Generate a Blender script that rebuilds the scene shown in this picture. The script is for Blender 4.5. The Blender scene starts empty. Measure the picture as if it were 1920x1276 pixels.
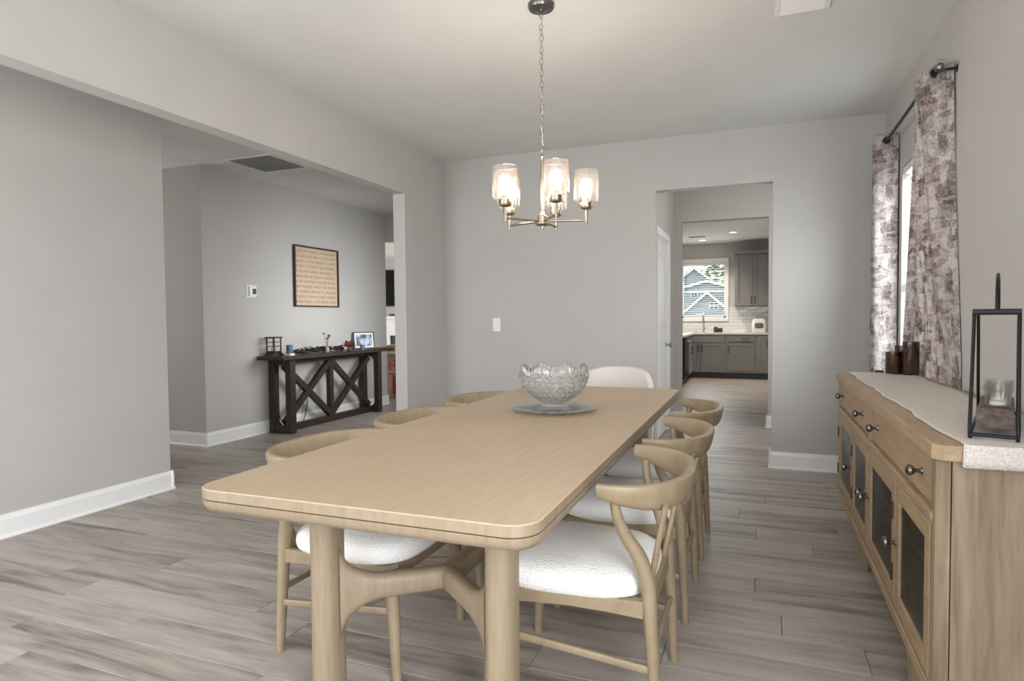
import bpy, bmesh, math, random
from math import sin, cos, pi, radians as R
from mathutils import Vector, Matrix

random.seed(7)
sc = bpy.context.scene
C = sc.collection

# ------------------------------------------------------------------ camera
CAM_F, YAW, PITCH, ROLL, CAM_H = 1182.33, 0.37509, 0.035016, -0.009015, 1.2274
cd = bpy.data.cameras.new('camera'); cam = bpy.data.objects.new('camera', cd); C.objects.link(cam)
cd.sensor_fit = 'HORIZONTAL'; cd.sensor_width = 36.0; cd.lens = CAM_F / 1920 * 36.0
cd.clip_start = 0.05; cd.clip_end = 400
fw = Vector((-sin(YAW), cos(YAW), 0)); rt = Vector((cos(YAW), sin(YAW), 0)); up = Vector((0, 0, 1))
fw2 = fw * cos(PITCH) - up * sin(PITCH); up2 = up * cos(PITCH) + fw * sin(PITCH)
rr = rt * cos(ROLL) + up2 * sin(ROLL); uu = up2 * cos(ROLL) - rt * sin(ROLL)
cam.matrix_world = Matrix(((rr.x, uu.x, -fw2.x, 0), (rr.y, uu.y, -fw2.y, 0), (rr.z, uu.z, -fw2.z, CAM_H), (0, 0, 0, 1)))
sc.camera = cam

# ------------------------------------------------------------------ exposure, sky, sun, window daylight, added fill lights
sc.view_settings.view_transform = 'Standard'; sc.view_settings.look = 'None'
sc.view_settings.gamma = 1; sc.view_settings.use_curve_mapping = False
sc.view_settings.exposure = 1.15
sc.cycles.max_bounces = 10; sc.cycles.diffuse_bounces = 5; sc.cycles.transparent_max_bounces = 16
sc.cycles.transmission_bounces = 10; sc.cycles.sample_clamp_indirect = 4; sc.cycles.use_denoising = True
w = bpy.data.worlds.new('sky'); sc.world = w; w.use_nodes = True
wn = w.node_tree.nodes; wl = w.node_tree.links
sky = wn.new('ShaderNodeTexSky'); sky.sky_type = 'HOSEK_WILKIE'; sky.turbidity = 7; sky.ground_albedo = 0.35
sky.sun_direction = Vector((-0.5, 0.4, 0.75)).normalized()
mixw = wn.new('ShaderNodeMixRGB'); mixw.inputs[0].default_value = 0.6; mixw.inputs[2].default_value = (0.9, 0.95, 1, 1)
wl.new(sky.outputs[0], mixw.inputs[1]); wl.new(mixw.outputs[0], wn['Background'].inputs[0])
wn['Background'].inputs[1].default_value = 2.2

def area(name, loc, size, rot, power, col=(1, 1, 1), spread=180):
    l = bpy.data.lights.new(name, 'AREA'); l.shape = 'RECTANGLE'; l.size, l.size_y = size
    l.energy = power; l.color = col; l.spread = R(spread)
    o = bpy.data.objects.new(name, l); C.objects.link(o); o.location = loc; o.rotation_euler = rot
    return o
# daylight through the front windows behind the camera, the front door glass and the rooms' other windows, plus added fill lights
area('front_window_daylight', (-1.0, -1.72, 1.45), (2.6, 1.7), (R(90), 0, 0), 12, (0.96, 0.985, 1))
area('entry_daylight', (-3.5, -1.72, 1.3), (0.95, 2.0), (R(90), 0, 0), 27, (0.96, 0.98, 1))
area('side_window_daylight', (0.93, 4.3, 1.4), (1.05, 1.55), (R(90), 0, R(90)), 30, (0.93, 0.98, 1))
area('right_front_fill', (0.93, -0.45, 1.42), (1.6, 1.65), (R(90), 0, R(90)), 52, (0.96, 0.98, 1))  # unseen fill light, added to brighten the beam, left wall and floor
area('hall_inner_fill', (-2.97, 6.3, 1.1), (1.6, 1.5), (R(80), 0, R(90)), 15, (0.97, 0.985, 1), 110)  # added fill in front of a solid wall, lifts the hall wall
area('foyer_side_fill', (-4.0, -0.75, 1.45), (1.5, 2.0), (R(90), 0, R(-90)), 26, (0.96, 0.98, 1))  # added fill, no opening behind it; brightens right wall and floor
area('living_side_daylight', (-4.0, 13.0, 1.6), (2.0, 1.6), (R(90), 0, R(70)), 75, (1, 0.99, 0.97))
area('living_far_daylight', (-11.9, 10.5, 1.5), (2.4, 1.8), (R(90), 0, R(-90)), 60, (1, 0.99, 0.97))
area('kitchen_window_daylight', (-1.05, 13.62, 1.8), (0.85, 1.0), (R(-70), 0, 0), 5, (0.95, 0.98, 1))
area('kitchen_side_daylight', (0.8, 10.6, 1.5), (1.8, 1.4), (R(70), 0, R(90)), 9, (1, 0.96, 0.92))
area('pantry_side_fill', (0.86, 6.5, 1.35), (1.2, 1.7), (R(90), 0, R(90)), 6.5, (1, 0.97, 0.94))  # added to light the pantry door, this wall has no window
area('hall_side_daylight', (-6.9, 3.98, 1.5), (0.9, 1.6), (R(90), 0, R(-90)), 7, (1, 0.97, 0.93))

# ------------------------------------------------------------------ materials
def lin(c):
    return tuple(((v / 255) / 12.92 if v / 255 <= 0.04045 else ((v / 255 + 0.055) / 1.055) ** 2.4) for v in c) + (1,)

def mat(name, col, rough=0.6, metal=0.0, spec=None):
    m = bpy.data.materials.new(name); m.use_nodes = True
    b = m.node_tree.nodes['Principled BSDF']
    b.inputs['Base Color'].default_value = lin(col); b.inputs['Roughness'].default_value = rough
    b.inputs['Metallic'].default_value = metal
    if spec is not None: b.inputs['Specular IOR Level'].default_value = spec
    return m

def N(m, t, **kw):
    n = m.node_tree.nodes.new(t)
    for k, v in kw.items(): setattr(n, k, v)
    return n

def L(m, a, b): m.node_tree.links.new(a, b)

def ramp(m, fac, stops):
    r = N(m, 'ShaderNodeValToRGB'); L(m, fac, r.inputs[0])
    e = r.color_ramp.elements
    e[0].position, e[0].color = stops[0][0], lin(stops[0][1])
    e[1].position, e[1].color = stops[-1][0], lin(stops[-1][1])
    for p_, c_ in stops[1:-1]:
        x = e.new(p_); x.color = lin(c_)
    return r

def bump(m, h, strength=0.2, dist=0.01):
    b = N(m, 'ShaderNodeBump'); b.inputs['Strength'].default_value = strength; b.inputs['Distance'].default_value = dist
    L(m, h, b.inputs['Height']); L(m, b.outputs[0], m.node_tree.nodes['Principled BSDF'].inputs['Normal'])

def noisy(name, c1, c2, scale, rough=0.7, bs=0.0, dist=0.01, detail=3):
    m = mat(name, c1, rough)
    t = N(m, 'ShaderNodeTexCoord'); n = N(m, 'ShaderNodeTexNoise'); n.inputs['Scale'].default_value = scale; n.inputs['Detail'].default_value = detail
    L(m, t.outputs['Object'], n.inputs['Vector'])
    r = ramp(m, n.outputs[0], [(0.3, c1), (0.7, c2)])
    L(m, r.outputs[0], m.node_tree.nodes['Principled BSDF'].inputs['Base Color'])
    if bs: bump(m, n.outputs[0], bs, dist)
    return m

def wood(name, c1, c2, c3, scale=(1, 1, 14), rough=0.55, k=6, rings=0.0, knots=None):
    """grain streaks run along the axis whose scale is smallest"""
    m = mat(name, c1, rough)
    t = N(m, 'ShaderNodeTexCoord'); mp = N(m, 'ShaderNodeMapping'); mp.inputs['Scale'].default_value = scale
    L(m, t.outputs['Object'], mp.inputs[0])
    n1 = N(m, 'ShaderNodeTexNoise'); n1.inputs['Scale'].default_value = k; n1.inputs['Detail'].default_value = 5; n1.inputs['Roughness'].default_value = 0.6
    n1.inputs['Distortion'].default_value = 0.4
    L(m, mp.outputs[0], n1.inputs['Vector'])
    out = n1.outputs[0]
    if rings:
        wv = N(m, 'ShaderNodeTexNoise'); wv.inputs['Scale'].default_value = 0.9; wv.inputs['Detail'].default_value = 1.5
        mp2 = N(m, 'ShaderNodeMapping'); mp2.inputs['Scale'].default_value = tuple(s * 0.42 for s in scale); L(m, t.outputs['Object'], mp2.inputs[0]); L(m, mp2.outputs[0], wv.inputs['Vector'])
        mu = N(m, 'ShaderNodeMath', operation='MULTIPLY'); mu.inputs[1].default_value = 75; L(m, wv.outputs[0], mu.inputs[0])
        si = N(m, 'ShaderNodeMath', operation='SINE'); L(m, mu.outputs[0], si.inputs[0])
        ma = N(m, 'ShaderNodeMath', operation='MULTIPLY_ADD'); ma.inputs[1].default_value = rings; L(m, si.outputs[0], ma.inputs[0]); L(m, n1.outputs[0], ma.inputs[2])
        out = ma.outputs[0]
    r = ramp(m, out, [(0.25, c3), (0.5, c1), (0.75, c2)])
    L(m, r.outputs[0], m.node_tree.nodes['Principled BSDF'].inputs['Base Color'])
    bump(m, n1.outputs[0], 0.08, 0.002)
    return m

WALL = noisy('wall_paint', (185, 183, 180), (188, 186, 183), 3, 0.85)
CEIL = noisy('ceiling_paint', (216, 216, 214), (220, 220, 218), 3, 0.9)
TRIM = mat('white_trim_paint', (236, 236, 236), 0.4)
DOORW = mat('door_paint', (226, 228, 231), 0.4)
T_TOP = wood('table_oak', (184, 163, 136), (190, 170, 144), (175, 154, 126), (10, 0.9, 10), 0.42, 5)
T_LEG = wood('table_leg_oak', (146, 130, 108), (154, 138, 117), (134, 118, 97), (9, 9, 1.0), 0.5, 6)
CH_W = wood('chair_oak', (150, 133, 108), (158, 142, 117), (140, 122, 97), (5, 5, 3), 0.45, 4)
SB_W = wood('sideboard_oak', (164, 140, 110), (174, 151, 121), (148, 124, 96), (9, 0.9, 9), 0.5, 6)
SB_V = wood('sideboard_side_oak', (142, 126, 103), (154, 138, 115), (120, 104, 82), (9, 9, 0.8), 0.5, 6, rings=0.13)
DARKW = wood('espresso_wood', (48, 36, 29), (66, 48, 37), (34, 26, 22), (8, 1.2, 8), 0.45, 5)
METB = mat('black_iron', (38, 38, 42), 0.42, 0.6)
NICK = mat('brushed_nickel', (158, 146, 130), 0.32, 1.0)
PEWT = mat('dark_pewter', (120, 116, 112), 0.28, 1.0)
CHRO = mat('steel', (190, 190, 190), 0.22, 1.0)
HINGE = mat('aged_hinge', (96, 88, 76), 0.4, 0.9)
BLACK = mat('black_plastic', (22, 22, 24), 0.4)
WHITEP = mat('white_plastic', (232, 232, 230), 0.4)
KCAB = noisy('grey_cabinet_paint', (138, 137, 137), (142, 141, 141), 4, 0.5)
KTOE = mat('grey_toe_kick', (84, 86, 86), 0.6)
QUARTZ = noisy('white_quartz', (222, 221, 219), (212, 211, 209), 6, 0.2)
PORC = mat('sink_white', (232, 232, 232), 0.2)

def boucle():
    m = mat('white_boucle', (244, 242, 240), 0.95, spec=0.1)
    t = N(m, 'ShaderNodeTexCoord'); v = N(m, 'ShaderNodeTexVoronoi'); v.inputs['Scale'].default_value = 190
    L(m, t.outputs['Object'], v.inputs['Vector'])
    n = N(m, 'ShaderNodeTexNoise'); n.inputs['Scale'].default_value = 90; L(m, t.outputs['Object'], n.inputs['Vector'])
    a = N(m, 'ShaderNodeMath', operation='SUBTRACT'); L(m, n.outputs[0], a.inputs[0]); L(m, v.outputs['Distance'], a.inputs[1])
    bump(m, a.outputs[0], 0.5, 0.006)
    return m
BOUC = boucle()

def floor_mat():
    m = mat('grey_oak_vinyl', (150, 140, 130), 0.42)
    g = N(m, 'ShaderNodeNewGeometry'); oi = N(m, 'ShaderNodeObjectInfo')
    ad = N(m, 'ShaderNodeMath', operation='ADD'); L(m, g.outputs['Random Per Island'], ad.inputs[0]); L(m, oi.outputs['Random'], ad.inputs[1])
    fr = N(m, 'ShaderNodeMath', operation='FRACT'); L(m, ad.outputs[0], fr.inputs[0])
    cx = N(m, 'ShaderNodeCombineXYZ')
    for i, k in enumerate((37.0, 91.0, 53.0)):
        mu = N(m, 'ShaderNodeMath', operation='MULTIPLY'); mu.inputs[1].default_value = k; L(m, fr.outputs[0], mu.inputs[0]); L(m, mu.outputs[0], cx.inputs[i])
    va = N(m, 'ShaderNodeVectorMath', operation='ADD'); L(m, g.outputs['Position'], va.inputs[0]); L(m, cx.outputs[0], va.inputs[1])
    mp = N(m, 'ShaderNodeMapping'); mp.inputs['Scale'].default_value = (1.0, 9.0, 9.0); L(m, va.outputs[0], mp.inputs[0])
    n1 = N(m, 'ShaderNodeTexNoise'); n1.inputs['Scale'].default_value = 1.5; n1.inputs['Detail'].default_value = 5; n1.inputs['Roughness'].default_value = 0.62; n1.inputs['Distortion'].default_value = 0.35
    L(m, mp.outputs[0], n1.inputs['Vector'])
    mp2 = N(m, 'ShaderNodeMapping'); mp2.inputs['Scale'].default_value = (3.0, 60.0, 60.0); L(m, va.outputs[0], mp2.inputs[0])
    n2 = N(m, 'ShaderNodeTexNoise'); n2.inputs['Scale'].default_value = 1.5; n2.inputs['Detail'].default_value = 3; L(m, mp2.outputs[0], n2.inputs['Vector'])
    # value = broad streaks + plank tone + fine grain
    a1 = N(m, 'ShaderNodeMath', operation='MULTIPLY_ADD'); a1.inputs[1].default_value = 0.14; L(m, fr.outputs[0], a1.inputs[0]); L(m, n1.outputs[0], a1.inputs[2])
    a2 = N(m, 'ShaderNodeMath', operation='MULTIPLY_ADD'); a2.inputs[1].default_value = 0.16; L(m, n2.outputs[0], a2.inputs[0]); L(m, a1.outputs[0], a2.inputs[2])
    r = ramp(m, a2.outputs[0], [(0.42, (110, 101, 94)), (0.53, (142, 133, 125)), (0.64, (162, 153, 145)), (0.82, (180, 172, 164))])
    L(m, r.outputs[0], m.node_tree.nodes['Principled BSDF'].inputs['Base Color'])
    bump(m, n2.outputs[0], 0.06, 0.002)
    return m
FLOOR = floor_mat()
GAP = mat('plank_gap', (96, 88, 80), 0.9)

def thin_glass(name, tint=(245, 246, 246), milk=0.0, seeds=False, gl=0.12, rough=0.03):
    m = bpy.data.materials.new(name); m.use_nodes = True; nt = m.node_tree; nt.nodes.remove(nt.nodes['Principled BSDF'])
    out = nt.nodes['Material Output']
    tr = N(m, 'ShaderNodeBsdfTransparent'); tr.inputs[0].default_value = lin(tint)
    g = N(m, 'ShaderNodeBsdfGlossy'); g.inputs['Roughness'].default_value = rough
    f = N(m, 'ShaderNodeLayerWeight'); f.inputs[0].default_value = 0.5
    pw_ = N(m, 'ShaderNodeMath', operation='POWER'); pw_.inputs[1].default_value = 4.0; L(m, f.outputs['Facing'], pw_.inputs[0])
    ad = N(m, 'ShaderNodeMath', operation='MULTIPLY_ADD'); ad.inputs[1].default_value = 0.6; ad.inputs[2].default_value = 0.03 + gl * 0.2; ad.use_clamp = True; L(m, pw_.outputs[0], ad.inputs[0])
    mx = N(m, 'ShaderNodeMixShader'); L(m, ad.outputs[0], mx.inputs[0]); L(m, tr.outputs[0], mx.inputs[1]); L(m, g.outputs[0], mx.inputs[2])
    last = mx.outputs[0]
    if seeds or milk:
        t = N(m, 'ShaderNodeTexCoord'); v = N(m, 'ShaderNodeTexVoronoi'); v.inputs['Scale'].default_value = 170
        L(m, t.outputs['Object'], v.inputs['Vector'])
        r = N(m, 'ShaderNodeMapRange'); r.inputs[1].default_value = 0.12; r.inputs[2].default_value = 0.34; r.inputs[3].default_value = 0.09 if seeds else milk; r.inputs[4].default_value = milk
        L(m, v.outputs['Distance'], r.inputs[0])
        tl = N(m, 'ShaderNodeBsdfTranslucent'); tl.inputs[0].default_value = (0.95, 0.93, 0.9, 1)
        mx2 = N(m, 'ShaderNodeMixShader'); L(m, r.outputs[0], mx2.inputs[0]); L(m, last, mx2.inputs[1]); L(m, tl.outputs[0], mx2.inputs[2]); last = mx2.outputs[0]
    L(m, last, out.inputs[0])
    return m
PANE = thin_glass('window_glass', (248, 251, 250))
SHADE_G = thin_glass('seeded_glass', (252, 249, 245), 0.008, True)
JARG = thin_glass('clear_jar_glass', (248, 248, 247), 0.01, gl=0.15)
SMOKE = thin_glass('smoked_glass', (196, 184, 178), 0.0, gl=0.15)

def emis(name, col, s):
    m = bpy.data.materials.new(name); m.use_nodes = True; nt = m.node_tree; nt.nodes.remove(nt.nodes['Principled BSDF'])
    e = N(m, 'ShaderNodeEmission'); e.inputs[0].default_value = lin(col); e.inputs[1].default_value = s
    L(m, e.outputs[0], nt.nodes['Material Output'].inputs[0]); return m
BULB = emis('lit_bulb', (255, 238, 222), 42)
CANL = emis('lit_can', (255, 236, 210), 14)

# ------------------------------------------------------------------ mesh helpers
def box(bm, x0, x1, y0, y1, z0, z1, M=None):
    vs = [bm.verts.new(v) for v in ((x0, y0, z0), (x1, y0, z0), (x1, y1, z0), (x0, y1, z0), (x0, y0, z1), (x1, y0, z1), (x1, y1, z1), (x0, y1, z1))]
    for f in ((0, 3, 2, 1), (4, 5, 6, 7), (0, 1, 5, 4), (1, 2, 6, 5), (2, 3, 7, 6), (3, 0, 4, 7)): bm.faces.new([vs[i] for i in f])
    if M is not None: bmesh.ops.transform(bm, matrix=M, verts=vs)
    return bm

def prism(bm, poly, a0, a1, axis='z'):
    """poly of 2D points extruded along axis from a0 to a1 (x: (y,z), y: (x,z), z: (x,y))"""
    def P(u, v, a): return {'z': (u, v, a), 'y': (u, a, v), 'x': (a, u, v)}[axis]
    A = [bm.verts.new(P(u, v, a0)) for u, v in poly]; B = [bm.verts.new(P(u, v, a1)) for u, v in poly]
    n = len(poly)
    bm.faces.new(A[::-1]); bm.faces.new(B)
    for i in range(n): bm.faces.new((A[i], A[(i + 1) % n], B[(i + 1) % n], B[i]))
    bmesh.ops.recalc_face_normals(bm, faces=bm.faces)
    return bm

def sweep(bm, pts, ra, rb=None, n=12, side=None, e=2.0, caps=True, closed=False):
    """tube through pts, radii ra (along side) and rb (across), superellipse exponent e"""
    pts = [Vector(p) for p in pts]; m = len(pts)
    if not isinstance(ra, (list, tuple)): ra = [ra] * m
    if rb is None: rb = ra
    if not isinstance(rb, (list, tuple)): rb = [rb] * m
    rings = []; ps = None
    for i, p in enumerate(pts):
        if closed: t = pts[(i + 1) % m] - pts[i - 1]
        else: t = pts[min(i + 1, m - 1)] - pts[max(i - 1, 0)]
        t.normalize()
        s = Vector(side) if side is not None else (ps if ps is not None else (Vector((1, 0, 0)) if abs(t.x) < 0.8 else Vector((0, 1, 0))))
        s = (s - t * s.dot(t)).normalized(); ps = s
        u = t.cross(s)
        ring = []
        for k in range(n):
            a = 2 * pi * (k + 0.5) / n; c_, s_ = cos(a), sin(a)
            c2 = math.copysign(abs(c_) ** (2 / e), c_); s2 = math.copysign(abs(s_) ** (2 / e), s_)
            ring.append(bm.verts.new(p + s * c2 * ra[i] + u * s2 * rb[i]))
        rings.append(ring)
    for i in range(m if closed else m - 1):
        a, b = rings[i], rings[(i + 1) % m]
        for k in range(n): bm.faces.new((a[k], a[(k + 1) % n], b[(k + 1) % n], b[k]))
    if caps and not closed: bm.faces.new(rings[0][::-1]); bm.faces.new(rings[-1])
    return bm

def lathe(bm, prof, n=24, o=(0, 0, 0), M=None, cap0=True, cap1=True):
    rings = []; vs = []
    for r, z in prof:
        ring = [bm.verts.new((o[0] + r * cos(2 * pi * k / n), o[1] + r * sin(2 * pi * k / n), o[2] + z)) for k in range(n)]
        rings.append(ring); vs += ring
    for a, b in zip(rings, rings[1:]):
        for k in range(n): bm.faces.new((a[k], a[(k + 1) % n], b[(k + 1) % n], b[k]))
    if cap0: bm.faces.new(rings[0][::-1])
    if cap1: bm.faces.new(rings[-1])
    if M is not None: bmesh.ops.transform(bm, matrix=M, verts=vs)
    return bm

def smoothpath(ctrl, k=6):
    """Catmull-Rom through tuples of any length"""
    out = []; n = len(ctrl)
    for i in range(n - 1):
        p0, p1, p2, p3 = ctrl[max(i - 1, 0)], ctrl[i], ctrl[i + 1], ctrl[min(i + 2, n - 1)]
        for j in range(k):
            t = j / k
            out.append(tuple(0.5 * ((2 * b) + (c - a) * t + (2 * a - 5 * b + 4 * c - d) * t * t + (-a + 3 * b - 3 * c + d) * t ** 3) for a, b, c, d in zip(p0, p1, p2, p3)))
    out.append(tuple(ctrl[-1])); return out

def obj(name, bm, m, parent=None, smooth=False, bevel=0.0, seg=2):
    me = bpy.data.meshes.new(name)
    if isinstance(bm, bmesh.types.BMesh):
        bm.normal_update(); bm.to_mesh(me); bm.free()
    else: me = bm
    o = bpy.data.objects.new(name, me); C.objects.link(o)
    for x in (m if isinstance(m, (list, tuple)) else [m]): me.materials.append(x)
    if parent is not None: o.parent = parent
    if smooth:
        for f in me.polygons: f.use_smooth = True
        me.set_sharp_from_angle(angle=R(38))
    if bevel:
        b = o.modifiers.new('b', 'BEVEL'); b.width = bevel; b.segments = seg; b.limit_method = 'ANGLE'; b.angle_limit = R(40)
        for f in me.polygons: f.use_smooth = True
        me.set_sharp_from_angle(angle=R(38))
        b.harden_normals = True
    return o

def B(): return bmesh.new()

def thing(name, label, cat, loc=(0, 0, 0), rz=0, group=None):
    o = bpy.data.objects.new(name, None); C.objects.link(o); o.empty_display_size = 0.1
    o.location = loc; o.rotation_euler = (0, 0, rz); tag(o, label, cat, group); return o

def tag(o, label, cat, group=None):
    o['label'] = label; o['category'] = cat
    if group: o['group'] = group
    return o

def struct(name, bm, m, parent=None, bevel=0, smooth=False):
    o = obj(name, bm, m, parent, bevel=bevel, smooth=smooth); o['kind'] = 'structure'; return o

def copy_tree(o, parent=None):
    c = o.copy(); C.objects.link(c)
    if parent is not None: c.parent = parent
    for ch in list(o.children): copy_tree(ch, c)
    return c

# ================================================================== STRUCTURE
CZ = 2.74
XR, XL, YB = 0.871, -2.839, 5.479
XF, XH = -4.02, -5.035       # foyer wall, hall wall
T = 0.115
HEAD = 2.305
Y0 = -1.8

# walls of the dining room
b = B(); wy0, wy1, wz0, wz1 = 3.72, 4.86, 0.62, 2.2
box(b, XR, XR + T, Y0, -1.26, 0, CZ); box(b, XR, XR + T, 0.36, wy0, 0, CZ); box(b, XR, XR + T, -1.26, 0.36, 0, 0.58); box(b, XR, XR + T, -1.26, 0.36, 2.26, CZ); box(b, XR, XR + T, wy1, YB + T, 0, CZ); box(b, XR, XR + T, wy0, wy1, 0, wz0); box(b, XR, XR + T, wy0, wy1, wz1, CZ)  # opening nearest the front is added to hold the right-front fill light
struct('wall_right', b, WALL)
b = B(); dx0, dx1 = -0.834, 0.090
box(b, XL, dx0, YB, YB + T, 0, CZ); box(b, dx1, XR, YB, YB + T, 0, CZ); box(b, dx0, dx1, YB, YB + T, 2.301, CZ)
struct('wall_back', b, WALL)
b = B(); box(b, XL - T, XL, Y0, 4.73, HEAD, CZ); box(b, XL - T, XL, 4.73, YB + T, 0, CZ); box(b, XL - T, XL, Y0, -0.6, 0, HEAD)
struct('wall_left', b, WALL)
b = B(); box(b, XF - T, XF, Y0, 3.35, 0, CZ); box(b, -7.2, XF - T, 3.35 - T, 3.35, 0, CZ)
struct('wall_foyer', b, WALL)
b = B(); box(b, -7.2, XH, 4.61, 4.61 + T, 0, CZ); box(b, XH - T, XH, 4.61 + T, 7.83, 0, CZ); box(b, -7.2 - T, -7.2, 3.35 - T, 4.61 + T, 0, CZ)
struct('wall_hall', b, WALL)
b = B(); box(b, XH - T, XL - T, 7.83, 7.95, 2.35, CZ)
struct('wall_hall_header', b, WALL)
b = B(); box(b, XL - T, XL, YB + T, 7.95, 0, CZ); box(b, XL - T, -1.8, 7.95, 7.95 + T, 0, CZ)
struct('wall_hall_inner', b, WALL)
# front (behind the camera)
b = B()
for x0, x1, z0, z1 in ((-7.3, -4.0, 0, CZ), (-4.0, -3.0, 2.32, CZ), (-3.0, -2.3, 0, CZ), (-2.3, 0.3, 2.32, CZ), (-2.3, 0.3, 0, 0.58), (0.3, XR + T, 0, CZ)):
    box(b, x0, x1, Y0 - T, Y0, z0, z1)
struct('wall_front', b, WALL)
# pantry passage
b = B()
box(b, -0.93 - T, -0.93, YB + T, 6.08, 0, CZ); box(b, -0.93 - T, -0.93, 6.98, 7.58, 0, CZ); box(b, -0.93 - T, -0.93, 6.08, 6.98, 2.03, CZ)
struct('wall_pantry', b, WALL)
b = B(); box(b, -1.9, -0.843, 7.45, 7.58, 0, CZ); box(b, 0.083, XR + T, 7.45, 7.58, 0, CZ); box(b, -0.843, 0.083, 7.45, 7.58, 2.31, CZ)
struct('wall_kitchen_entry', b, WALL)
b = B(); box(b, XR, XR + T, YB + T, 13.82, 0, CZ)
struct('wall_kitchen_right', b, WALL)
b = B(); kx0, kx1, kz0, kz1 = -1.54, -0.665, 1.20, 2.34
box(b, -2.0, kx0, 13.7, 13.82, 0, CZ); box(b, kx1, XR, 13.7, 13.82, 0, CZ); box(b, kx0, kx1, 13.7, 13.82, 0, kz0); box(b, kx0, kx1, 13.7, 13.82, kz1, CZ)
struct('wall_kitchen_back', b, WALL)
b = B(); box(b, -2.0, -1.88, 7.58, 13.82, 0, CZ); struct('wall_kitchen_left', b, WALL)
# living room
b = B(); box(b, -12, -2.0, 14.0, 14.12, 0, CZ); struct('wall_living_back', b, WALL)
b = B(); box(b, -12.1, -12, 7.7, 14.12, 0, CZ); box(b, -12, XH - T, 7.7, 7.83, 0, CZ); struct('wall_living_left', b, WALL)
b = B(); box(b, -12.2, XR + T, Y0 - T, 14.2, CZ, CZ + 0.12)
struct('ceiling', b, CEIL)

# floor: planks run along x, each its own piece near the camera
b = B(); box(b, -12.2, XR + T, Y0 - T, 14.2, -0.12, -0.0052)
floor = struct('floor', b, GAP)
PW, PL = 0.182, 1.22
def plank_bm(x0, x1, y0, y1, b=None):
    b = b or B(); g = 0.0009; c = 0.0012
    A = [b.verts.new((x, y, -0.005)) for x, y in ((x0 + g, y0 + g), (x1 - g, y0 + g), (x1 - g, y1 - g), (x0 + g, y1 - g))]
    D = [b.verts.new((x, y, -c)) for x, y in ((x0 + g, y0 + g), (x1 - g, y0 + g), (x1 - g, y1 - g), (x0 + g, y1 - g))]
    E_ = [b.verts.new((x, y, 0)) for x, y in ((x0 + g + c, y0 + g + c), (x1 - g - c, y0 + g + c), (x1 - g - c, y1 - g - c), (x0 + g + c, y1 - g - c))]
    for i in range(4):
        j = (i + 1) % 4; b.faces.new((A[i], A[j], D[j], D[i])); b.faces.new((D[i], D[j], E_[j], E_[i]))
    b.faces.new(E_); return b
pm = bpy.data.meshes.new('plank'); bb = plank_bm(0, PL, 0, PW); bb.to_mesh(pm); bb.free(); pm.materials.append(FLOOR)
field = B(); row = 0; y = -1.78; cnt = 0
while y < 13.95:
    off = (row * 0.437 + (0.21 if row % 3 else 0.0)) % 1.0 * PL
    inrow = 0.75 <= y < 5.4
    xa = -12.0 if y > 7.75 else (-7.2 if 3.2 < y < 4.8 else (-5.2 if y >= 4.6 else -4.2))
    x = xa - off
    while x < XR:
        x0, x1 = max(x, xa), min(x + PL, XR + 0.0)
        vis = inrow and x1 > -5.3
        if x1 - x0 > 0.02:
            if vis:
                if x1 - x0 > PL - 1e-4: o = bpy.data.objects.new('plank', pm)
                else:
                    me = bpy.data.meshes.new('plank'); q = plank_bm(0, x1 - x0, 0, PW); q.to_mesh(me); q.free(); me.materials.append(FLOOR); o = bpy.data.objects.new('plank', me)
                C.objects.link(o); o.location = (x0, y, 0); o.parent = floor; cnt += 1
            else: plank_bm(x0, x1, y, y + PW, field)
        x += PL
    row += 1; y += PW
o = obj('plank_field', field, FLOOR, floor); o['kind'] = 'stuff'
print('PLANKS', cnt)

# baseboards
def base_prof(d, h=0.135):
    return [(0, 0), (d + 0.012, 0), (d + 0.012, 0.008), (d + 0.006, 0.018), (d, 0.02), (d, h - 0.03), (d * 0.55, h - 0.008), (d * 0.45, h), (0, h)]
def baseboard(name, segs):
    b = B()
    for (x0, y0, x1, y1, nx, ny) in segs:      # run from p0 to p1, n = direction out of the wall
        pr = base_prof(0.013); n = len(pr)
        ex, ey = x1 - x0, y1 - y0; ln = math.hypot(ex, ey); ex /= ln; ey /= ln
        A = [b.verts.new((x0 + nx * d, y0 + ny * d, z)) for d, z in pr]; D = [b.verts.new((x1 + nx * d, y1 + ny * d, z)) for d, z in pr]
        b.faces.new(A); b.faces.new(D[::-1])
        for i in range(n): b.faces.new((A[i], D[i], D[(i + 1) % n], A[(i + 1) % n]))
    bmesh.ops.recalc_face_normals(b, faces=b.faces)
    struct(name, b, TRIM)
e = 0.02
baseboard('baseboard_back', [(XL, YB, dx0 + e, YB, 0, -1), (dx1 - e, YB, XR, YB, 0, -1), (dx1, YB - e, dx1, YB + T + e, -1, 0), (dx0, YB - e, dx0, YB + T + e, 1, 0), (dx1 - e, YB + T, XR, YB + T, 0, 1)])
baseboard('baseboard_right', [(XR, Y0, XR, YB, -1, 0)])
baseboard('baseboard_left', [(XL, 4.73 - e, XL, YB, 1, 0), (XL - T - e, 4.73, XL + e, 4.73, 0, -1), (XL - T, 4.73 - e, XL - T, 7.95, -1, 0)])
baseboard('baseboard_foyer', [(XF, Y0, XF, 3.35 + e, 1, 0), (-7.2, 3.35, XF + e, 3.35, 0, 1)])
baseboard('baseboard_hall', [(XH, 4.61 - e, XH, 7.83 + e, 1, 0), (-7.2, 4.61, XH + e, 4.61, 0, -1)])
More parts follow.
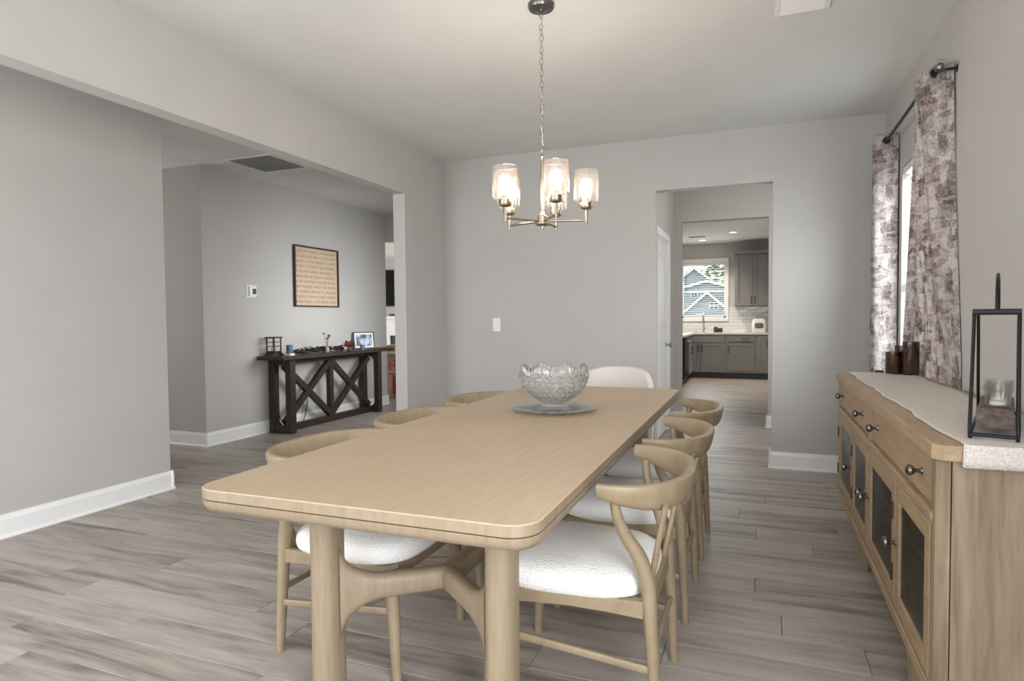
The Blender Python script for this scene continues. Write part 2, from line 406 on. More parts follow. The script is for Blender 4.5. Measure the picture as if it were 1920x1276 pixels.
baseboard('baseboard_pantry', [(-0.93, YB + T, -0.93, 6.0, 1, 0), (-0.93, 7.06, -0.93, 7.45, 1, 0), (-0.93, 7.45, -0.843 + e, 7.45, 0, -1), (-0.843, 7.43, -0.843, 7.6, 1, 0), (0.083 - e, 7.45, XR, 7.45, 0, -1), (0.083, 7.43, 0.083, 7.6, -1, 0)])
baseboard('baseboard_living', [(-12, 14.0, -2, 14.0, 0, -1)])

# pantry door (door_1) with casing, two raised panels, knob, hinges
b = B(); box(b, -0.965, -0.945, 6.10, 6.96, 0.01, 2.01)
door = struct('door_1', b, DOORW, bevel=0.002)
for z0, z1 in ((0.22, 0.98), (1.12, 1.88)):
    for y0, y1 in ((6.22, 6.84),):
        b = B(); 
        for (a0, a1, c0, c1) in ((y0, y1, z1 - 0.025, z1), (y0, y1, z0, z0 + 0.025), (y0, y0 + 0.025, z0, z1), (y1 - 0.025, y1, z0, z1)): box(b, -0.946, -0.936, a0, a1, c0, c1)
        box(b, -0.946, -0.939, y0 + 0.06, y1 - 0.06, z0 + 0.06, z1 - 0.06)
        obj('panel', b, DOORW, door, bevel=0.004)
b = B(); lathe(b, [(0.026, 0), (0.026, 0.006), (0.011, 0.009), (0.011, 0.03), (0.024, 0.036), (0.030, 0.05), (0.024, 0.062), (0.008, 0.066)], 20, M=Matrix.Translation((-0.945, 6.90, 0.93)) @ Matrix.Rotation(R(90), 4, 'Y'))
obj('door_knob', b, CHRO, door, smooth=True)
for z in (0.25, 1.02, 1.80):
    b = B(); sweep(b, [(-0.936, 6.098, z), (-0.936, 6.098, z + 0.09)], 0.008, n=8); obj('hinge', b, CHRO, door)
b = B()
for (y0, y1, z0, z1) in ((6.015, 6.085, 0, 2.03), (6.975, 7.045, 0, 2.03), (6.015, 7.045, 2.03, 2.10)):
    box(b, -0.932, -0.914, y0, y1, z0, z1)
for (y0, y1, z0, z1) in ((6.08, 6.10, 0, 2.01), (6.96, 6.98, 0, 2.01), (6.08, 6.98, 2.01, 2.03)): box(b, -1.045, -0.93, y0, y1, z0, z1)
struct('trim_1', b, TRIM, bevel=0.004)

# window_1 : dining room side window with blinds
win = struct('window_1', box(box(box(box(B(), XR + 0.05, XR + 0.085, wy0, wy0 + 0.045, wz0, wz1), XR + 0.05, XR + 0.085, wy1 - 0.045, wy1, wz0, wz1), XR + 0.05, XR + 0.085, wy0, wy1, wz0, wz0 + 0.05), XR + 0.05, XR + 0.085, wy0, wy1, wz1 - 0.05, wz1), TRIM)
b = B(); box(b, XR + 0.055, XR + 0.08, wy0 + 0.04, wy1 - 0.04, 1.39, 1.44); obj('meeting_rail', b, TRIM, win)
b = B(); box(b, XR + 0.066, XR + 0.070, wy0 + 0.03, wy1 - 0.03, wz0 + 0.03, wz1 - 0.03); obj('pane', b, PANE, win)
b = B(); box(b, XR - 0.012, XR + 0.05, wy0 - 0.03, wy1 + 0.03, wz0 - 0.02, wz0 + 0.004); obj('window_sill', b, TRIM, win, bevel=0.004)
b = B(); box(b, XR + 0.005, XR + 0.045, wy0 + 0.01, wy1 - 0.01, wz1 - 0.05, wz1 - 0.005); obj('head_rail', b, WHITEP, win)
SLAT = mat('blind_slat', (240, 242, 242), 0.5)
sm = bpy.data.meshes.new('slat'); bb = box(B(), -0.022, 0.022, wy0 + 0.015, wy1 - 0.015, -0.0015, 0.0015); bb.to_mesh(sm); bb.free(); sm.materials.append(SLAT)
z = wz0 + 0.04
while z < wz1 - 0.06:
    o = bpy.data.objects.new('slat', sm); C.objects.link(o); o.parent = win; o.location = (XR + 0.025, 0, z); o.rotation_euler = (0, R(-28), 0); z += 0.043

# window_2 : kitchen window, casing, sashes, blinds
b = B()
for (x0, x1, z0, z1) in ((kx0 - 0.01, kx0 + 0.03, kz0, kz1), (kx1 - 0.03, kx1 + 0.01, kz0, kz1), (kx0, kx1, kz0, kz0 + 0.04), (kx0, kx1, kz1 - 0.035, kz1)): box(b, x0, x1, 13.72, 13.78, z0, z1)
kw = struct('window_2', b, TRIM)
b = B()
for (x0, x1, z0, z1) in ((kx0 - 0.06, kx0, kz0, kz1), (kx1, kx1 + 0.062, kz0, kz1), (kx0 - 0.06, kx1 + 0.062, kz1, kz1 + 0.085), (kx0 - 0.06, kx1 + 0.062, kz0 - 0.07, kz0)): box(b, x0, x1, 13.68, 13.70, z0, z1)
obj('casing', b, TRIM, kw, bevel=0.004)
b = B(); box(b, kx0, kx1, 13.71, 13.76, 1.735, 1.775); obj('meeting_rail', b, TRIM, kw)
for z0, z1 in ((kz0 + 0.03, 1.74), (1.77, kz1 - 0.03)):
    b = B(); box(b, kx0 + 0.02, kx1 - 0.02, 13.745, 13.749, z0, z1); obj('pane', b, PANE, kw)
b = B(); box(b, kx0 + 0.01, kx1 - 0.01, 13.705, 13.745, kz1 - 0.05, kz1 - 0.002); obj('head_rail', b, WHITEP, kw)
sm2 = bpy.data.meshes.new('slat'); bb = box(B(), kx0 + 0.035, kx1 - 0.035, -0.012, 0.012, -0.001, 0.001); bb.to_mesh(sm2); bb.free(); sm2.materials.append(SLAT)
z = kz0 + 0.06
while z < kz1 - 0.06:
    if abs(z - 1.755) > 0.03:
        o = bpy.data.objects.new('slat', sm2); C.objects.link(o); o.parent = kw; o.location = (0, 13.725, z); o.rotation_euler = (R(14), 0, 0)
    z += 0.042
b = B(); box(b, kx0 + 0.03, kx1 - 0.03, 13.715, 13.735, kz0 + 0.04, kz0 + 0.052); obj('bottom_rail', b, WHITEP, kw)
b = B(); sweep(b, [(kx0 + 0.09, 13.70, 2.26), (kx0 + 0.09, 13.70, 1.76)], 0.004, n=6); obj('tilt_wand', b, BLACK, kw)

# ================================================================== DINING TABLE
tb = thing('dining_table', 'long light oak dining table with rounded corners and Y-shaped stretcher', 'table', (-0.986, 2.745, 0), R(0.2))
TW, TL = 0.510, 1.442
def rrect(hx, hy, r, n=8):
    pts = []
    for cx, cy, a0 in ((hx - r, hy - r, 0), (-hx + r, hy - r, 90), (-hx + r, -hy + r, 180), (hx - r, -hy + r, 270)):
        for k in range(n + 1):
            a = R(a0 + 90 * k / n); pts.append((cx + r * cos(a), cy + r * sin(a)))
    return pts
def loft(bm, loops):
    rings = [[bm.verts.new((x, y, z)) for x, y in pts] for pts, z in loops]
    n = len(rings[0])
    for a, c in zip(rings, rings[1:]):
        for k in range(n): bm.faces.new((a[k], a[(k + 1) % n], c[(k + 1) % n], c[k]))
    bm.faces.new(rings[0][::-1]); bm.faces.new(rings[-1]); return bm
b = loft(B(), [(rrect(TW - 0.002, TL - 0.002, 0.073), 0.7305), (rrect(TW, TL, 0.075), 0.7325), (rrect(TW, TL, 0.075), 0.757), (rrect(TW - 0.003, TL - 0.003, 0.072), 0.76)])
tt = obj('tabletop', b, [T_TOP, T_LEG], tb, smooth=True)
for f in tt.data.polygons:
    if abs(f.normal.z) < 0.5: f.material_index = 1  # darker wood on the side faces paints in the shade of the edge
b = loft(B(), [(rrect(TW - 0.03, TL - 0.03, 0.05), 0.692), (rrect(TW - 0.012, TL - 0.012, 0.065), 0.698), (rrect(TW - 0.002, TL - 0.002, 0.074), 0.712), (rrect(TW, TL, 0.075), 0.7255), (rrect(TW - 0.002, TL - 0.002, 0.073), 0.7275), (rrect(TW - 0.012, TL - 0.012, 0.065), 0.7275), (rrect(TW - 0.012, TL - 0.012, 0.065), 0.7302)])
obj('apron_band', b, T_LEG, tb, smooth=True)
for sy in (-1, 1):
    for sx in (-1, 1):
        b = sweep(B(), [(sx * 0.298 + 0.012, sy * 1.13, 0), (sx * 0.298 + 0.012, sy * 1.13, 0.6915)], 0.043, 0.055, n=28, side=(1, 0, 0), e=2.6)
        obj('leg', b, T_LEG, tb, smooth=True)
def brace(sx, sy):
    # flared bracket from the post to the hub, in a vertical plane
    p0 = Vector((sx * 0.262 + 0.012, sy * 1.122, 0)); p1 = Vector((0.012, sy * 0.885, 0)); d = (p1 - p0)
    b = B(); rings = []; nseg = 16
    nrm = Vector((-d.y, d.x, 0)).normalized()
    for i in range(nseg + 1):
        t = i / nseg; s = (1 - t)
        k = max(0.0, (0.42 - t) / 0.42)
        topz = 0.405 + 0.013 * s + 0.105 * (1 - math.sqrt(max(0, 1 - k ** 2)))
        botz = 0.330 + 0.004 * s - 0.115 * (1 - math.sqrt(max(0, 1 - k ** 2)))
        c = p0 + d * t; hw = 0.027 + 0.006 * t
        cz = (topz + botz) / 2; hz = (topz - botz) / 2
        ring = []
        for q in range(16):
            a = 2 * pi * (q + 0.5) / 16; ca = math.copysign(abs(cos(a)) ** (2 / 2.8), cos(a)); sa = math.copysign(abs(sin(a)) ** (2 / 2.8), sin(a))
            v = c + nrm * ca * hw; ring.append(b.verts.new((v.x, v.y, cz + sa * hz)))
        rings.append(ring)
    for a, c in zip(rings, rings[1:]):
        for k in range(16): b.faces.new((a[k], a[(k + 1) % 16], c[(k + 1) % 16], c[k]))
    b.faces.new(rings[0][::-1]); b.faces.new(rings[-1]); bmesh.ops.recalc_face_normals(b, faces=b.faces)
    obj('brace', b, T_LEG, tb, smooth=True)
for sy in (-1, 1):
    for sx in (-1, 1): brace(sx, sy)
b = sweep(B(), [(0.012, -0.905, 0.3675), (0.012, 0.905, 0.3675)], 0.032, 0.038, n=24, side=(1, 0, 0), e=2.8)
obj('stretcher', b, T_LEG, tb, smooth=True)

# ================================================================== CHAIRS (front = +y)
def cushion_bm(hw_f, hw_b, yf, yb, z0, z1, n=40, m=10):
    b = B(); rings = []
    def outline(a, s):
        c_, s_ = cos(a), sin(a); e_ = 3.6
        x = math.copysign(abs(c_) ** (2 / e_), c_); y = math.copysign(abs(s_) ** (2 / e_), s_)
        ym = (yf + yb) / 2; hy = (yf - yb) / 2
        hw = hw_b + (hw_f - hw_b) * (y + 1) / 2
        return x * hw * s, ym + y * hy * s
    prof = [(0.94, z0), (0.985, z0 + 0.010), (1.0, z0 + 0.028), (0.995, z0 + 0.044), (0.968, z0 + 0.060), (0.90, z1 - 0.018), (0.76, z1 - 0.008), (0.5, z1 - 0.002), (0.25, z1)]
    for s, z in prof:
        rings.append([b.verts.new((*outline(2 * pi * k / n, s), z)) for k in range(n)])
    for a, c in zip(rings, rings[1:]):
        for k in range(n): b.faces.new((a[k], a[(k + 1) % n], c[(k + 1) % n], c[k]))
    b.faces.new(rings[0][::-1]); b.faces.new(rings[-1]); return b

def make_chair():
    t = thing('dining_chair', '', 'chair')
    obj('seat', cushion_bm(0.266, 0.236, 0.275, -0.238, 0.385, 0.476), BOUC, t, smooth=True)
    # hoop backrest / arms
    ctrl = []
    n = 28
    for i in range(n + 1):
        u = -1 + 2 * i / n
        a = u * 1.0
        ang = u * pi / 2
        x = 0.296 * math.copysign(abs(sin(ang)) ** 0.85, sin(ang)); y = -0.335 + 0.222 * (1 - abs(cos(ang)) ** 0.9)
        # tips flare forward
        k = abs(u)
        h = 0.025 * (1 - k ** 2.6) + 0.0215
        th = 0.0165 + 0.004 * (1 - k)
        z = 0.752 - h
        ctrl.append((x, y + 0.005, z, th, h))
    b = B(); rings = []
    for i, (x, y, z, th, h) in enumerate(ctrl):
        a_, c_ = ctrl[max(i - 1, 0)], ctrl[min(i + 1, n)]
        tx, ty = c_[0] - a_[0], c_[1] - a_[1]; l = math.hypot(tx, ty); tx /= l; ty /= l
        nx, ny = ty, -tx       # outward (away from the sitter)
        ring = []
        for q in range(16):
            a = 2 * pi * (q + 0.5) / 16
            ca = math.copysign(abs(cos(a)) ** (2 / 3.0), cos(a)); sa = math.copysign(abs(sin(a)) ** (2 / 3.0), sin(a))
            lean = 0.26 * sa * h     # top leans outward
            ring.append(b.verts.new((x + nx * (ca * th + lean), y + ny * (ca * th + lean), z + sa * h)))
        rings.append(ring)
    for a, c in zip(rings, rings[1:]):
        for k in range(16): b.faces.new((a[k], a[(k + 1) % 16], c[(k + 1) % 16], c[k]))
    b.faces.new(rings[0][::-1]); b.faces.new(rings[-1]); bmesh.ops.recalc_face_normals(b, faces=b.faces)
    obj('backrest', b, CH_W, t, smooth=True)
    for s in (-1, 1):
        cp = smoothpath([(s * 0.212, -0.262, 0, 0.0165), (s * 0.207, -0.252, 0.2, 0.0205), (s * 0.203, -0.242, 0.37, 0.0245), (s * 0.203, -0.236, 0.44, 0.026), (s * 0.214, -0.214, 0.52, 0.025), (s * 0.238, -0.178, 0.59, 0.0205), (s * 0.258, -0.158, 0.65, 0.0175), (s * 0.265, -0.152, 0.705, 0.0165)], 5)
        obj('leg', sweep(B(), [c[:3] for c in cp], [c[3] for c in cp], [c[3] * 0.9 for c in cp], n=14, side=(1, 0, 0)), CH_W, t, smooth=True)
        cp = [(s * 0.245, 0.262, 0, 0.0155), (s * 0.240, 0.250, 0.22, 0.0215), (s * 0.234, 0.238, 0.35, 0.025), (s * 0.233, 0.236, 0.39, 0.025)]
        obj('leg', sweep(B(), [c[:3] for c in cp], [c[3] for c in cp], n=14, side=(1, 0, 0)), CH_W, t, smooth=True)
        # slanted back slat
        obj('back_slat', sweep(B(), [(s * 0.155, -0.232, 0.39), (s * 0.188, -0.262, 0.545), (s * 0.226, -0.292, 0.69)], [0.014, 0.013, 0.013], [0.010, 0.009, 0.009], n=10, side=(1, 0, 0), e=3), CH_W, t, smooth=True)
        # side rail, arched underneath
        pts = [(-0.225, 0.338), (-0.12, 0.346), (0.0, 0.350), (0.12, 0.346), (0.225, 0.340), (0.225, 0.390), (-0.225, 0.390)]
        q = prism(B(), pts, -0.011, 0.011, 'x'); bmesh.ops.transform(q, matrix=Matrix.Translation((s * 0.222, 0, 0)) @ Matrix.Rotation(R(-s * 3.6), 4, 'Z'), verts=q.verts)
        obj('seat_rail', q, CH_W, t, bevel=0.003)
        obj('stretcher', sweep(B(), [(s * 0.209, -0.25, 0.185), (s * 0.2415, 0.245, 0.245)], 0.0085, 0.0125, n=10, side=(1, 0, 0), e=3), CH_W, t, smooth=True)
    obj('seat_rail', prism(B(), [(-0.225, 0.342), (0.225, 0.342), (0.225, 0.390), (-0.225, 0.390)], 0.227, 0.249, 'y'), CH_W, t, bevel=0.003)
    obj('seat_rail', prism(B(), [(-0.195, 0.342), (0.195, 0.342), (0.195, 0.402), (-0.195, 0.402)], -0.247, -0.225, 'y'), CH_W, t, bevel=0.003)
    obj('stretcher', sweep(B(), [(-0.208, -0.251, 0.235), (0.208, -0.251, 0.235)], 0.0085, 0.012, n=10, side=(0, 1, 0), e=3), CH_W, t, smooth=True)
    return t
proto = make_chair()
spots = [(-0.542, 2.055, 90, 'oak hoop-back chair with white boucle seat, nearest on the sideboard side of the table'),
         (-0.535, 2.775, 90, 'oak hoop-back chair with white seat, middle one on the sideboard side of the table'),
         (-0.535, 3.498, 90, 'oak hoop-back chair, last on the sideboard side, next to the doorway'),
         (-1.396, 2.040, -90, 'oak hoop-back chair with white boucle seat tucked under the near end, hall side'),
         (-1.412, 2.760, -90, 'oak hoop-back chair, middle one on the hall side of the table'),
         (-1.425, 3.500, -90, 'oak hoop-back chair, last on the hall side of the table')]
for i, (x, y, a, lab) in enumerate(spots):
    o = proto if i == 0 else copy_tree(proto)
    o.location = (x, y, 0); o.rotation_euler = (0, 0, R(a)); o['label'] = lab; o['category'] = 'chair'; o['group'] = 'oak hoop-back chairs along the table'

# upholstered host chair at the far end
t = thing('host_chair', 'white upholstered chair with rounded back at the far head of the table', 'chair', (-0.965, 4.36, 0), R(1.5))
HOST = noisy('cream_upholstery', (222, 214, 208), (228, 221, 216), 60, 0.95, 0.2, 0.003)
def shell():
    b = B(); rings = []; n = 24; m = 12
    outer, inner = [], []
    for j in range(m + 1):
        ro, ri = [], []
        for i in range(n + 1):
            u = -1 + 2 * i / n; a = u * R(100)
            top = 0.865 - 0.26 * abs(u) ** 3.0
            z = 0.16 + (top - 0.16) * j / m
            r = 0.27 + 0.02 * j / m
            edge = 0.012 if j in (0, m) else 0
            ro.append(b.verts.new((r * sin(a) * (1 - edge * 2), 0.02 + (r - edge) * cos(a) * 0.98, z)))
            ri.append(b.verts.new(((r - 0.055 + edge) * sin(a), 0.02 + (r - 0.055 + edge) * cos(a) * 0.98, z - (0.0 if j < m else 0.004))))
        outer.append(ro); inner.append(ri)
    for G in (outer, inner):
        for j in range(m):
            for i in range(n): b.faces.new((G[j][i], G[j][i + 1], G[j + 1][i + 1], G[j + 1][i]))
    for j in (0, m):
        for i in range(n): b.faces.new((outer[j][i], outer[j][i + 1], inner[j][i + 1], inner[j][i]))
    for i in (0, n):
        for j in range(m): b.faces.new((outer[j][i], outer[j + 1][i], inner[j + 1][i], inner[j][i]))
    bmesh.ops.recalc_face_normals(b, faces=b.faces); return b
obj('backrest', shell(), HOST, t, smooth=True)
q = cushion_bm(0.235, 0.215, 0.20, -0.27, 0.36, 0.475); obj('seat', q, HOST, t, smooth=True)
q = loft(B(), [(rrect(0.22, 0.225, 0.06), 0.15), (rrect(0.225, 0.23, 0.06), 0.36)]); obj('seat_base', q, HOST, t, smooth=True)
for sx in (-1, 1):
    for y_ in (-0.18, 0.18): obj('leg', sweep(B(), [(sx * 0.17, y_, 0), (sx * 0.165, y_, 0.16)], [0.012, 0.02], n=12), CH_W, t, smooth=True)

# ================================================================== CUT GLASS BOWL AND PLATE
def cut_glass(name, tint=(1, 1, 1, 1)):
    m = bpy.data.materials.new(name); m.use_nodes = True; b = m.node_tree.nodes['Principled BSDF']
    b.inputs['Base Color'].default_value = tint; b.inputs['Roughness'].default_value = 0.06; b.inputs['Transmission Weight'].default_value = 0.9; b.inputs['IOR'].default_value = 1.5
    return m
CUT = cut_glass('cut_glass', (0.93, 0.94, 0.93, 1))
def bowl_bm():
    b = B(); n = 192; out = []
    prof = [(0.062, 0.0), (0.068, 0.004), (0.060, 0.012), (0.050, 0.020), (0.052, 0.028), (0.075, 0.040), (0.105, 0.058), (0.135, 0.085), (0.155, 0.112), (0.166, 0.140), (0.172, 0.165), (0.173, 0.186), (0.170, 0.205)]
    P = smoothpath(prof, 4); m = len(P)
    for j, (r, z) in enumerate(P):
        ring = []
        f = j / (m - 1)
        for k in range(n):
            a = 2 * pi * k / n; d = 0
            if f > 0.38:
                g = (f - 0.38) / 0.62
                if g < 0.8:
                    # hobnails in offset rows between arched bands
                    rowf = g * 8; ri = int(rowf); fx = (a / (2 * pi) * 30 + 0.5 * (ri % 2)) % 1 - 0.5; fy = rowf - ri - 0.5
                    dd = math.hypot(fx * 1.0, fy); d = 0.0075 * max(0, 1 - (dd / 0.44) ** 2) - 0.003 * (1 if 0.46 < dd < 0.58 else 0)
                    arch = abs(((a / (2 * pi) * 6) % 1) - 0.5)
                    if abs(arch - (0.18 + 0.22 * g)) < 0.03: d = 0.004
                else: d = 0.002 * sin(a * 48)
            elif f > 0.25: d = 0.0025 * abs(sin(a * 18))
            zz = z
            if f > 0.72:
                wgt = (f - 0.72) / 0.28
                sc_ = abs(sin(a * 4 + 0.5)) ; zz = z + wgt * 0.013 * cos(8 * a + 0.6) + wgt * 0.0025 * sin(a * 48)
            ring.append(b.verts.new(((r + d) * cos(a), (r + d) * sin(a), zz)))
        out.append(ring)
    inn = []
    for j in range(m - 1, int(m * 0.42), -1):
        r, z = P[j]; f = j / (m - 1); ring = []
        for k in range(n):
            a = 2 * pi * k / n; zz = z
            if f > 0.72: wgt = (f - 0.72) / 0.28; zz = z + wgt * 0.013 * cos(8 * a + 0.6)
            ring.append(b.verts.new(((r - 0.006) * cos(a), (r - 0.006) * sin(a), zz + (0.0 if f > 0.9 else 0.004))))
        inn.append(ring)
    S = out + inn
    for a, c in zip(S, S[1:]):
        for k in range(n): b.faces.new((a[k], a[(k + 1) % n], c[(k + 1) % n], c[k]))
    b.faces.new(out[0][::-1]); b.faces.new(inn[-1]); bmesh.ops.recalc_face_normals(b, faces=b.faces); return b
t = obj('glass_bowl', bowl_bm(), CUT); t.location = (-0.968, 3.03, 0.7745)
for f in t.data.polygons: f.use_smooth = True
t.data.set_sharp_from_angle(angle=R(28))
tag(t, 'large cut-glass punch bowl with scalloped rim on the dining table', 'bowl')
b = B(); n = 144; rings = []
for r, z, ph in ((0.05, 0.0, 0), (0.09, 0.0, 0), (0.12, 0.001, 1), (0.17, 0.006, 1), (0.205, 0.0135, 2), (0.212, 0.0165, 2), (0.212, 0.0195, 2), (0.203, 0.0195, 2), (0.165, 0.0135, 1), (0.115, 0.0075, 1), (0.085, 0.006, 0), (0.05, 0.006, 0)):
    ring = []
    for k in range(n):
        a = 2 * pi * k / n; rr_ = r + (0.004 * abs(sin(a * 18)) if ph == 2 else 0); zz = z + (0.0022 * sin(a * 36) if ph == 1 else 0)
        ring.append(b.verts.new((rr_ * cos(a), rr_ * sin(a), zz + 0.0005)))
    rings.append(ring)
for a, c in zip(rings, rings[1:]):
    for k in range(n): b.faces.new((a[k], a[(k + 1) % n], c[(k + 1) % n], c[k]))
b.faces.new(rings[0][::-1]); b.faces.new(rings[-1]); bmesh.ops.recalc_face_normals(b, faces=b.faces)
t = obj('glass_plate', b, CUT, smooth=True); t.location = (-0.968, 3.03, 0.7605); t.data.set_sharp_from_angle(angle=R(25))
tag(t, 'round cut-glass underplate with ribbed rim beneath the punch bowl', 'plate')

# ================================================================== CHANDELIER
CX, CY = -0.991, 2.94
t = thing('chandelier', 'five-light brushed nickel chandelier with seeded glass shades hanging on a chain', 'chandelier', (CX, CY, 0))
obj('ceiling_canopy', lathe(B(), [(0.064, CZ), (0.064, CZ - 0.012), (0.058, CZ - 0.024), (0.02, CZ - 0.028), (0.008, CZ - 0.034), (0.008, CZ - 0.045)], 28), PEWT, t, smooth=True).data.polygons
z = CZ - 0.052; i = 0
while z > 2.035:
    a = i * pi / 2 + 0.35 * sin(i * 1.7); ax = Vector((cos(a), sin(a), 0))
    pts = []
    for k in range(12):
        q = 2 * pi * k / 12; pts.append(ax * 0.0085 * cos(q) + Vector((0.0015 * sin(i * 2.1), 0, z + (0.0165) * sin(q))))
    obj('chain_link', sweep(B(), pts, 0.0017, n=6, closed=True), NICK, t, smooth=True)
    z -= 0.0275; i += 1
b = B(); pts = [(0.004 * sin(k * 1.3), 0.006 * cos(k * 1.1), CZ - 0.04 - k * (CZ - 0.04 - 2.01) / 24) for k in range(25)]
obj('cord', sweep(B(), pts, 0.0016, n=6), mat('silver_cord', (200, 198, 190), 0.4), t)
obj('rod', lathe(B(), [(0.004, 2.028), (0.010, 2.02), (0.012, 2.012), (0.008, 2.004), (0.0085, 1.99), (0.0085, 1.74)][::-1], 16), NICK, t, smooth=True)
obj('hub', lathe(B(), [(0.009, 1.662), (0.010, 1.676), (0.030, 1.680), (0.036, 1.684), (0.036, 1.690), (0.026, 1.694), (0.026, 1.722), (0.014, 1.728), (0.010, 1.745)], 28), NICK, t, smooth=True)
for k in range(5):
    a = YAW + R(-4 + 72 * k); d = Vector((cos(a), sin(a), 0)); r = 0.213
    obj('arm', sweep(B(), [d * 0.02 + Vector((0, 0, 1.70)), d * r + Vector((0, 0, 1.70))], 0.0055, n=8), NICK, t, smooth=True)
    o_ = (d.x * r, d.y * r, 0)
    obj('stem', lathe(B(), [(0.008, 1.683), (0.008, 1.752)], 14, o_), NICK, t, smooth=True)
    sk = obj('socket_cup', lathe(B(), [(0.012, 1.750), (0.027, 1.756), (0.031, 1.764), (0.031, 1.785), (0.028, 1.788), (0.016, 1.789), (0.016, 1.812), (0.013, 1.813)], 24, o_), NICK, t, smooth=True)
    obj('shade', lathe(B(), [(0.020, 1.7885), (0.050, 1.7885), (0.0595, 1.797), (0.0605, 1.81), (0.0605, 1.938), (0.0570, 1.938), (0.0570, 1.812), (0.055, 1.800), (0.048, 1.792), (0.020, 1.7915)], 36, o_, cap0=False, cap1=False), SHADE_G, t, smooth=True)
    obj('bulb', lathe(B(), [(0.012, 1.813), (0.014, 1.825), (0.024, 1.845), (0.030, 1.866), (0.029, 1.882), (0.020, 1.897), (0.006, 1.903)], 20, o_), BULB, t, smooth=True)

# ================================================================== SIDEBOARD
SX0, SX1, SY0, SY1, SZ0, SZT = 0.440, 0.848, 1.955, 4.245, 0.175, 0.885
t = thing('sideboard', 'oak sideboard with two drawers and four reeded glass doors under the window', 'sideboard', (0, 0, 0))
ch = 0.024
def champ(x0, x1, y0, y1, c): return [(x0 + c, y0), (x1, y0), (x1, y1), (x0 + c, y1), (x0, y1 - c), (x0, y0 + c)]
b = prism(B(), champ(SX0 - 0.014, SX1 + 0.002, SY0 - 0.014, SY1 + 0.014, 0.026), 0.842, 0.885, 'z'); obj('top', b, SB_W, t, bevel=0.004)
# body: back, bottom, shelf, sides, posts, rails
b = box(B(), SX1 - 0.02, SX1, SY0 + 0.02, SY1 - 0.02, SZ0, 0.842); obj('back_panel', b, SB_V, t)
b = box(B(), SX0 + 0.03, SX1 - 0.02, SY0 + 0.02, SY1 - 0.02, SZ0 + 0.01, SZ0 + 0.03); obj('bottom_panel', b, SB_W, t)
b = box(B(), SX0 + 0.05, SX1 - 0.02, SY0 + 0.02, SY1 - 0.02, 0.44, 0.458); obj('shelf', b, SB_W, t)
b = box(B(), SX0 + 0.03, SX1 - 0.02, SY0 + 0.02, SY1 - 0.02, 0.69, 0.705); obj('drawer_deck', b, SB_W, t)
for s, y0, y1 in ((0, SY0, SY0 + 0.022), (1, SY1 - 0.022, SY1)):
    b = box(B(), SX0 + 0.0325, SX1, y0, y1, SZ0 + 0.004, 0.842); obj('side_panel', b, SB_V, t, bevel=0.001)
for ya, yb, yc in ((SY0, SY0 + ch, SY0 + 0.07), (SY1, SY1 - ch, SY1 - 0.07)):
    poly = [(SX0 + ch, ya), (SX0, yb), (SX0, yc), (SX0 + 0.03, yc), (SX0 + 0.03, ya)]
    b = prism(B(), poly, SZ0, 0.842, 'z'); obj('corner_post', b, SB_V, t, bevel=0.0015)
YM = 3.09
b = box(B(), SX0 + 0.001, SX0 + 0.022, SY0 + 0.07, SY1 - 0.07, 0.833, 0.842); obj('rail', b, SB_W, t)
b = box(B(), SX0 - 0.006, SX0 + 0.022, SY0 + 0.045, SY1 - 0.045, 0.668, 0.690); obj('rail', b, SB_W, t, bevel=0.005)
b = box(B(), SX0 - 0.002, SX0 + 0.022, SY0 + 0.055, SY1 - 0.055, 0.655, 0.668); obj('rail', b, SB_W, t, bevel=0.003)
b = box(B(), SX0 - 0.008, SX0 + 0.022, SY0 + 0.04, SY1 - 0.04, SZ0, SZ0 + 0.035); obj('rail', b, SB_W, t, bevel=0.006)
b = box(B(), SX0, SX0 + 0.022, YM - 0.02, YM + 0.02, 0.69, 0.833); obj('mullion', b, SB_W, t, bevel=0.002)
def knob(parent, y_, z_, s=1.0, x=SX0):
    M_ = Matrix.Translation((x + 0.002, y_, z_)) @ Matrix.Rotation(R(-90), 4, 'Y')
    obj('knob', lathe(B(), [(0.013 * s, 0), (0.012 * s, 0.004), (0.0065 * s, 0.009), (0.0065 * s, 0.021), (0.014 * s, 0.026), (0.0195 * s, 0.033), (0.0180 * s, 0.041), (0.007 * s, 0.047)], 18, M=M_), PEWT, parent, smooth=True)
for y0, y1, ks in ((SY0 + 0.075, YM - 0.023, (2.17, 2.93)), (YM + 0.023, SY1 - 0.075, (3.34, 4.05))):
    d = obj('drawer', box(B(), SX0 + 0.010, SX0 + 0.03, y0, y1, 0.694, 0.829), SB_W, t, bevel=0.003)
    for k_ in ks: knob(d, k_, 0.765, 0.9, SX0 + 0.010)
REED = thin_glass('reeded_glass', (196, 200, 200), 0.05, gl=0.9, rough=0.12)
doors = ((2.030, 2.545, 'L', 2.515), (2.555, 3.085, 'R', 3.055), (3.105, 3.615, 'L', 3.14), (3.625, 4.165, 'R', 3.655))
doors = ((2.025, 2.495, 2.475, 2.03), (2.505, 3.085, 3.06, 2.53), (3.11, 3.60, 3.14, 3.585), (3.61, 4.175, 3.64, 4.165))
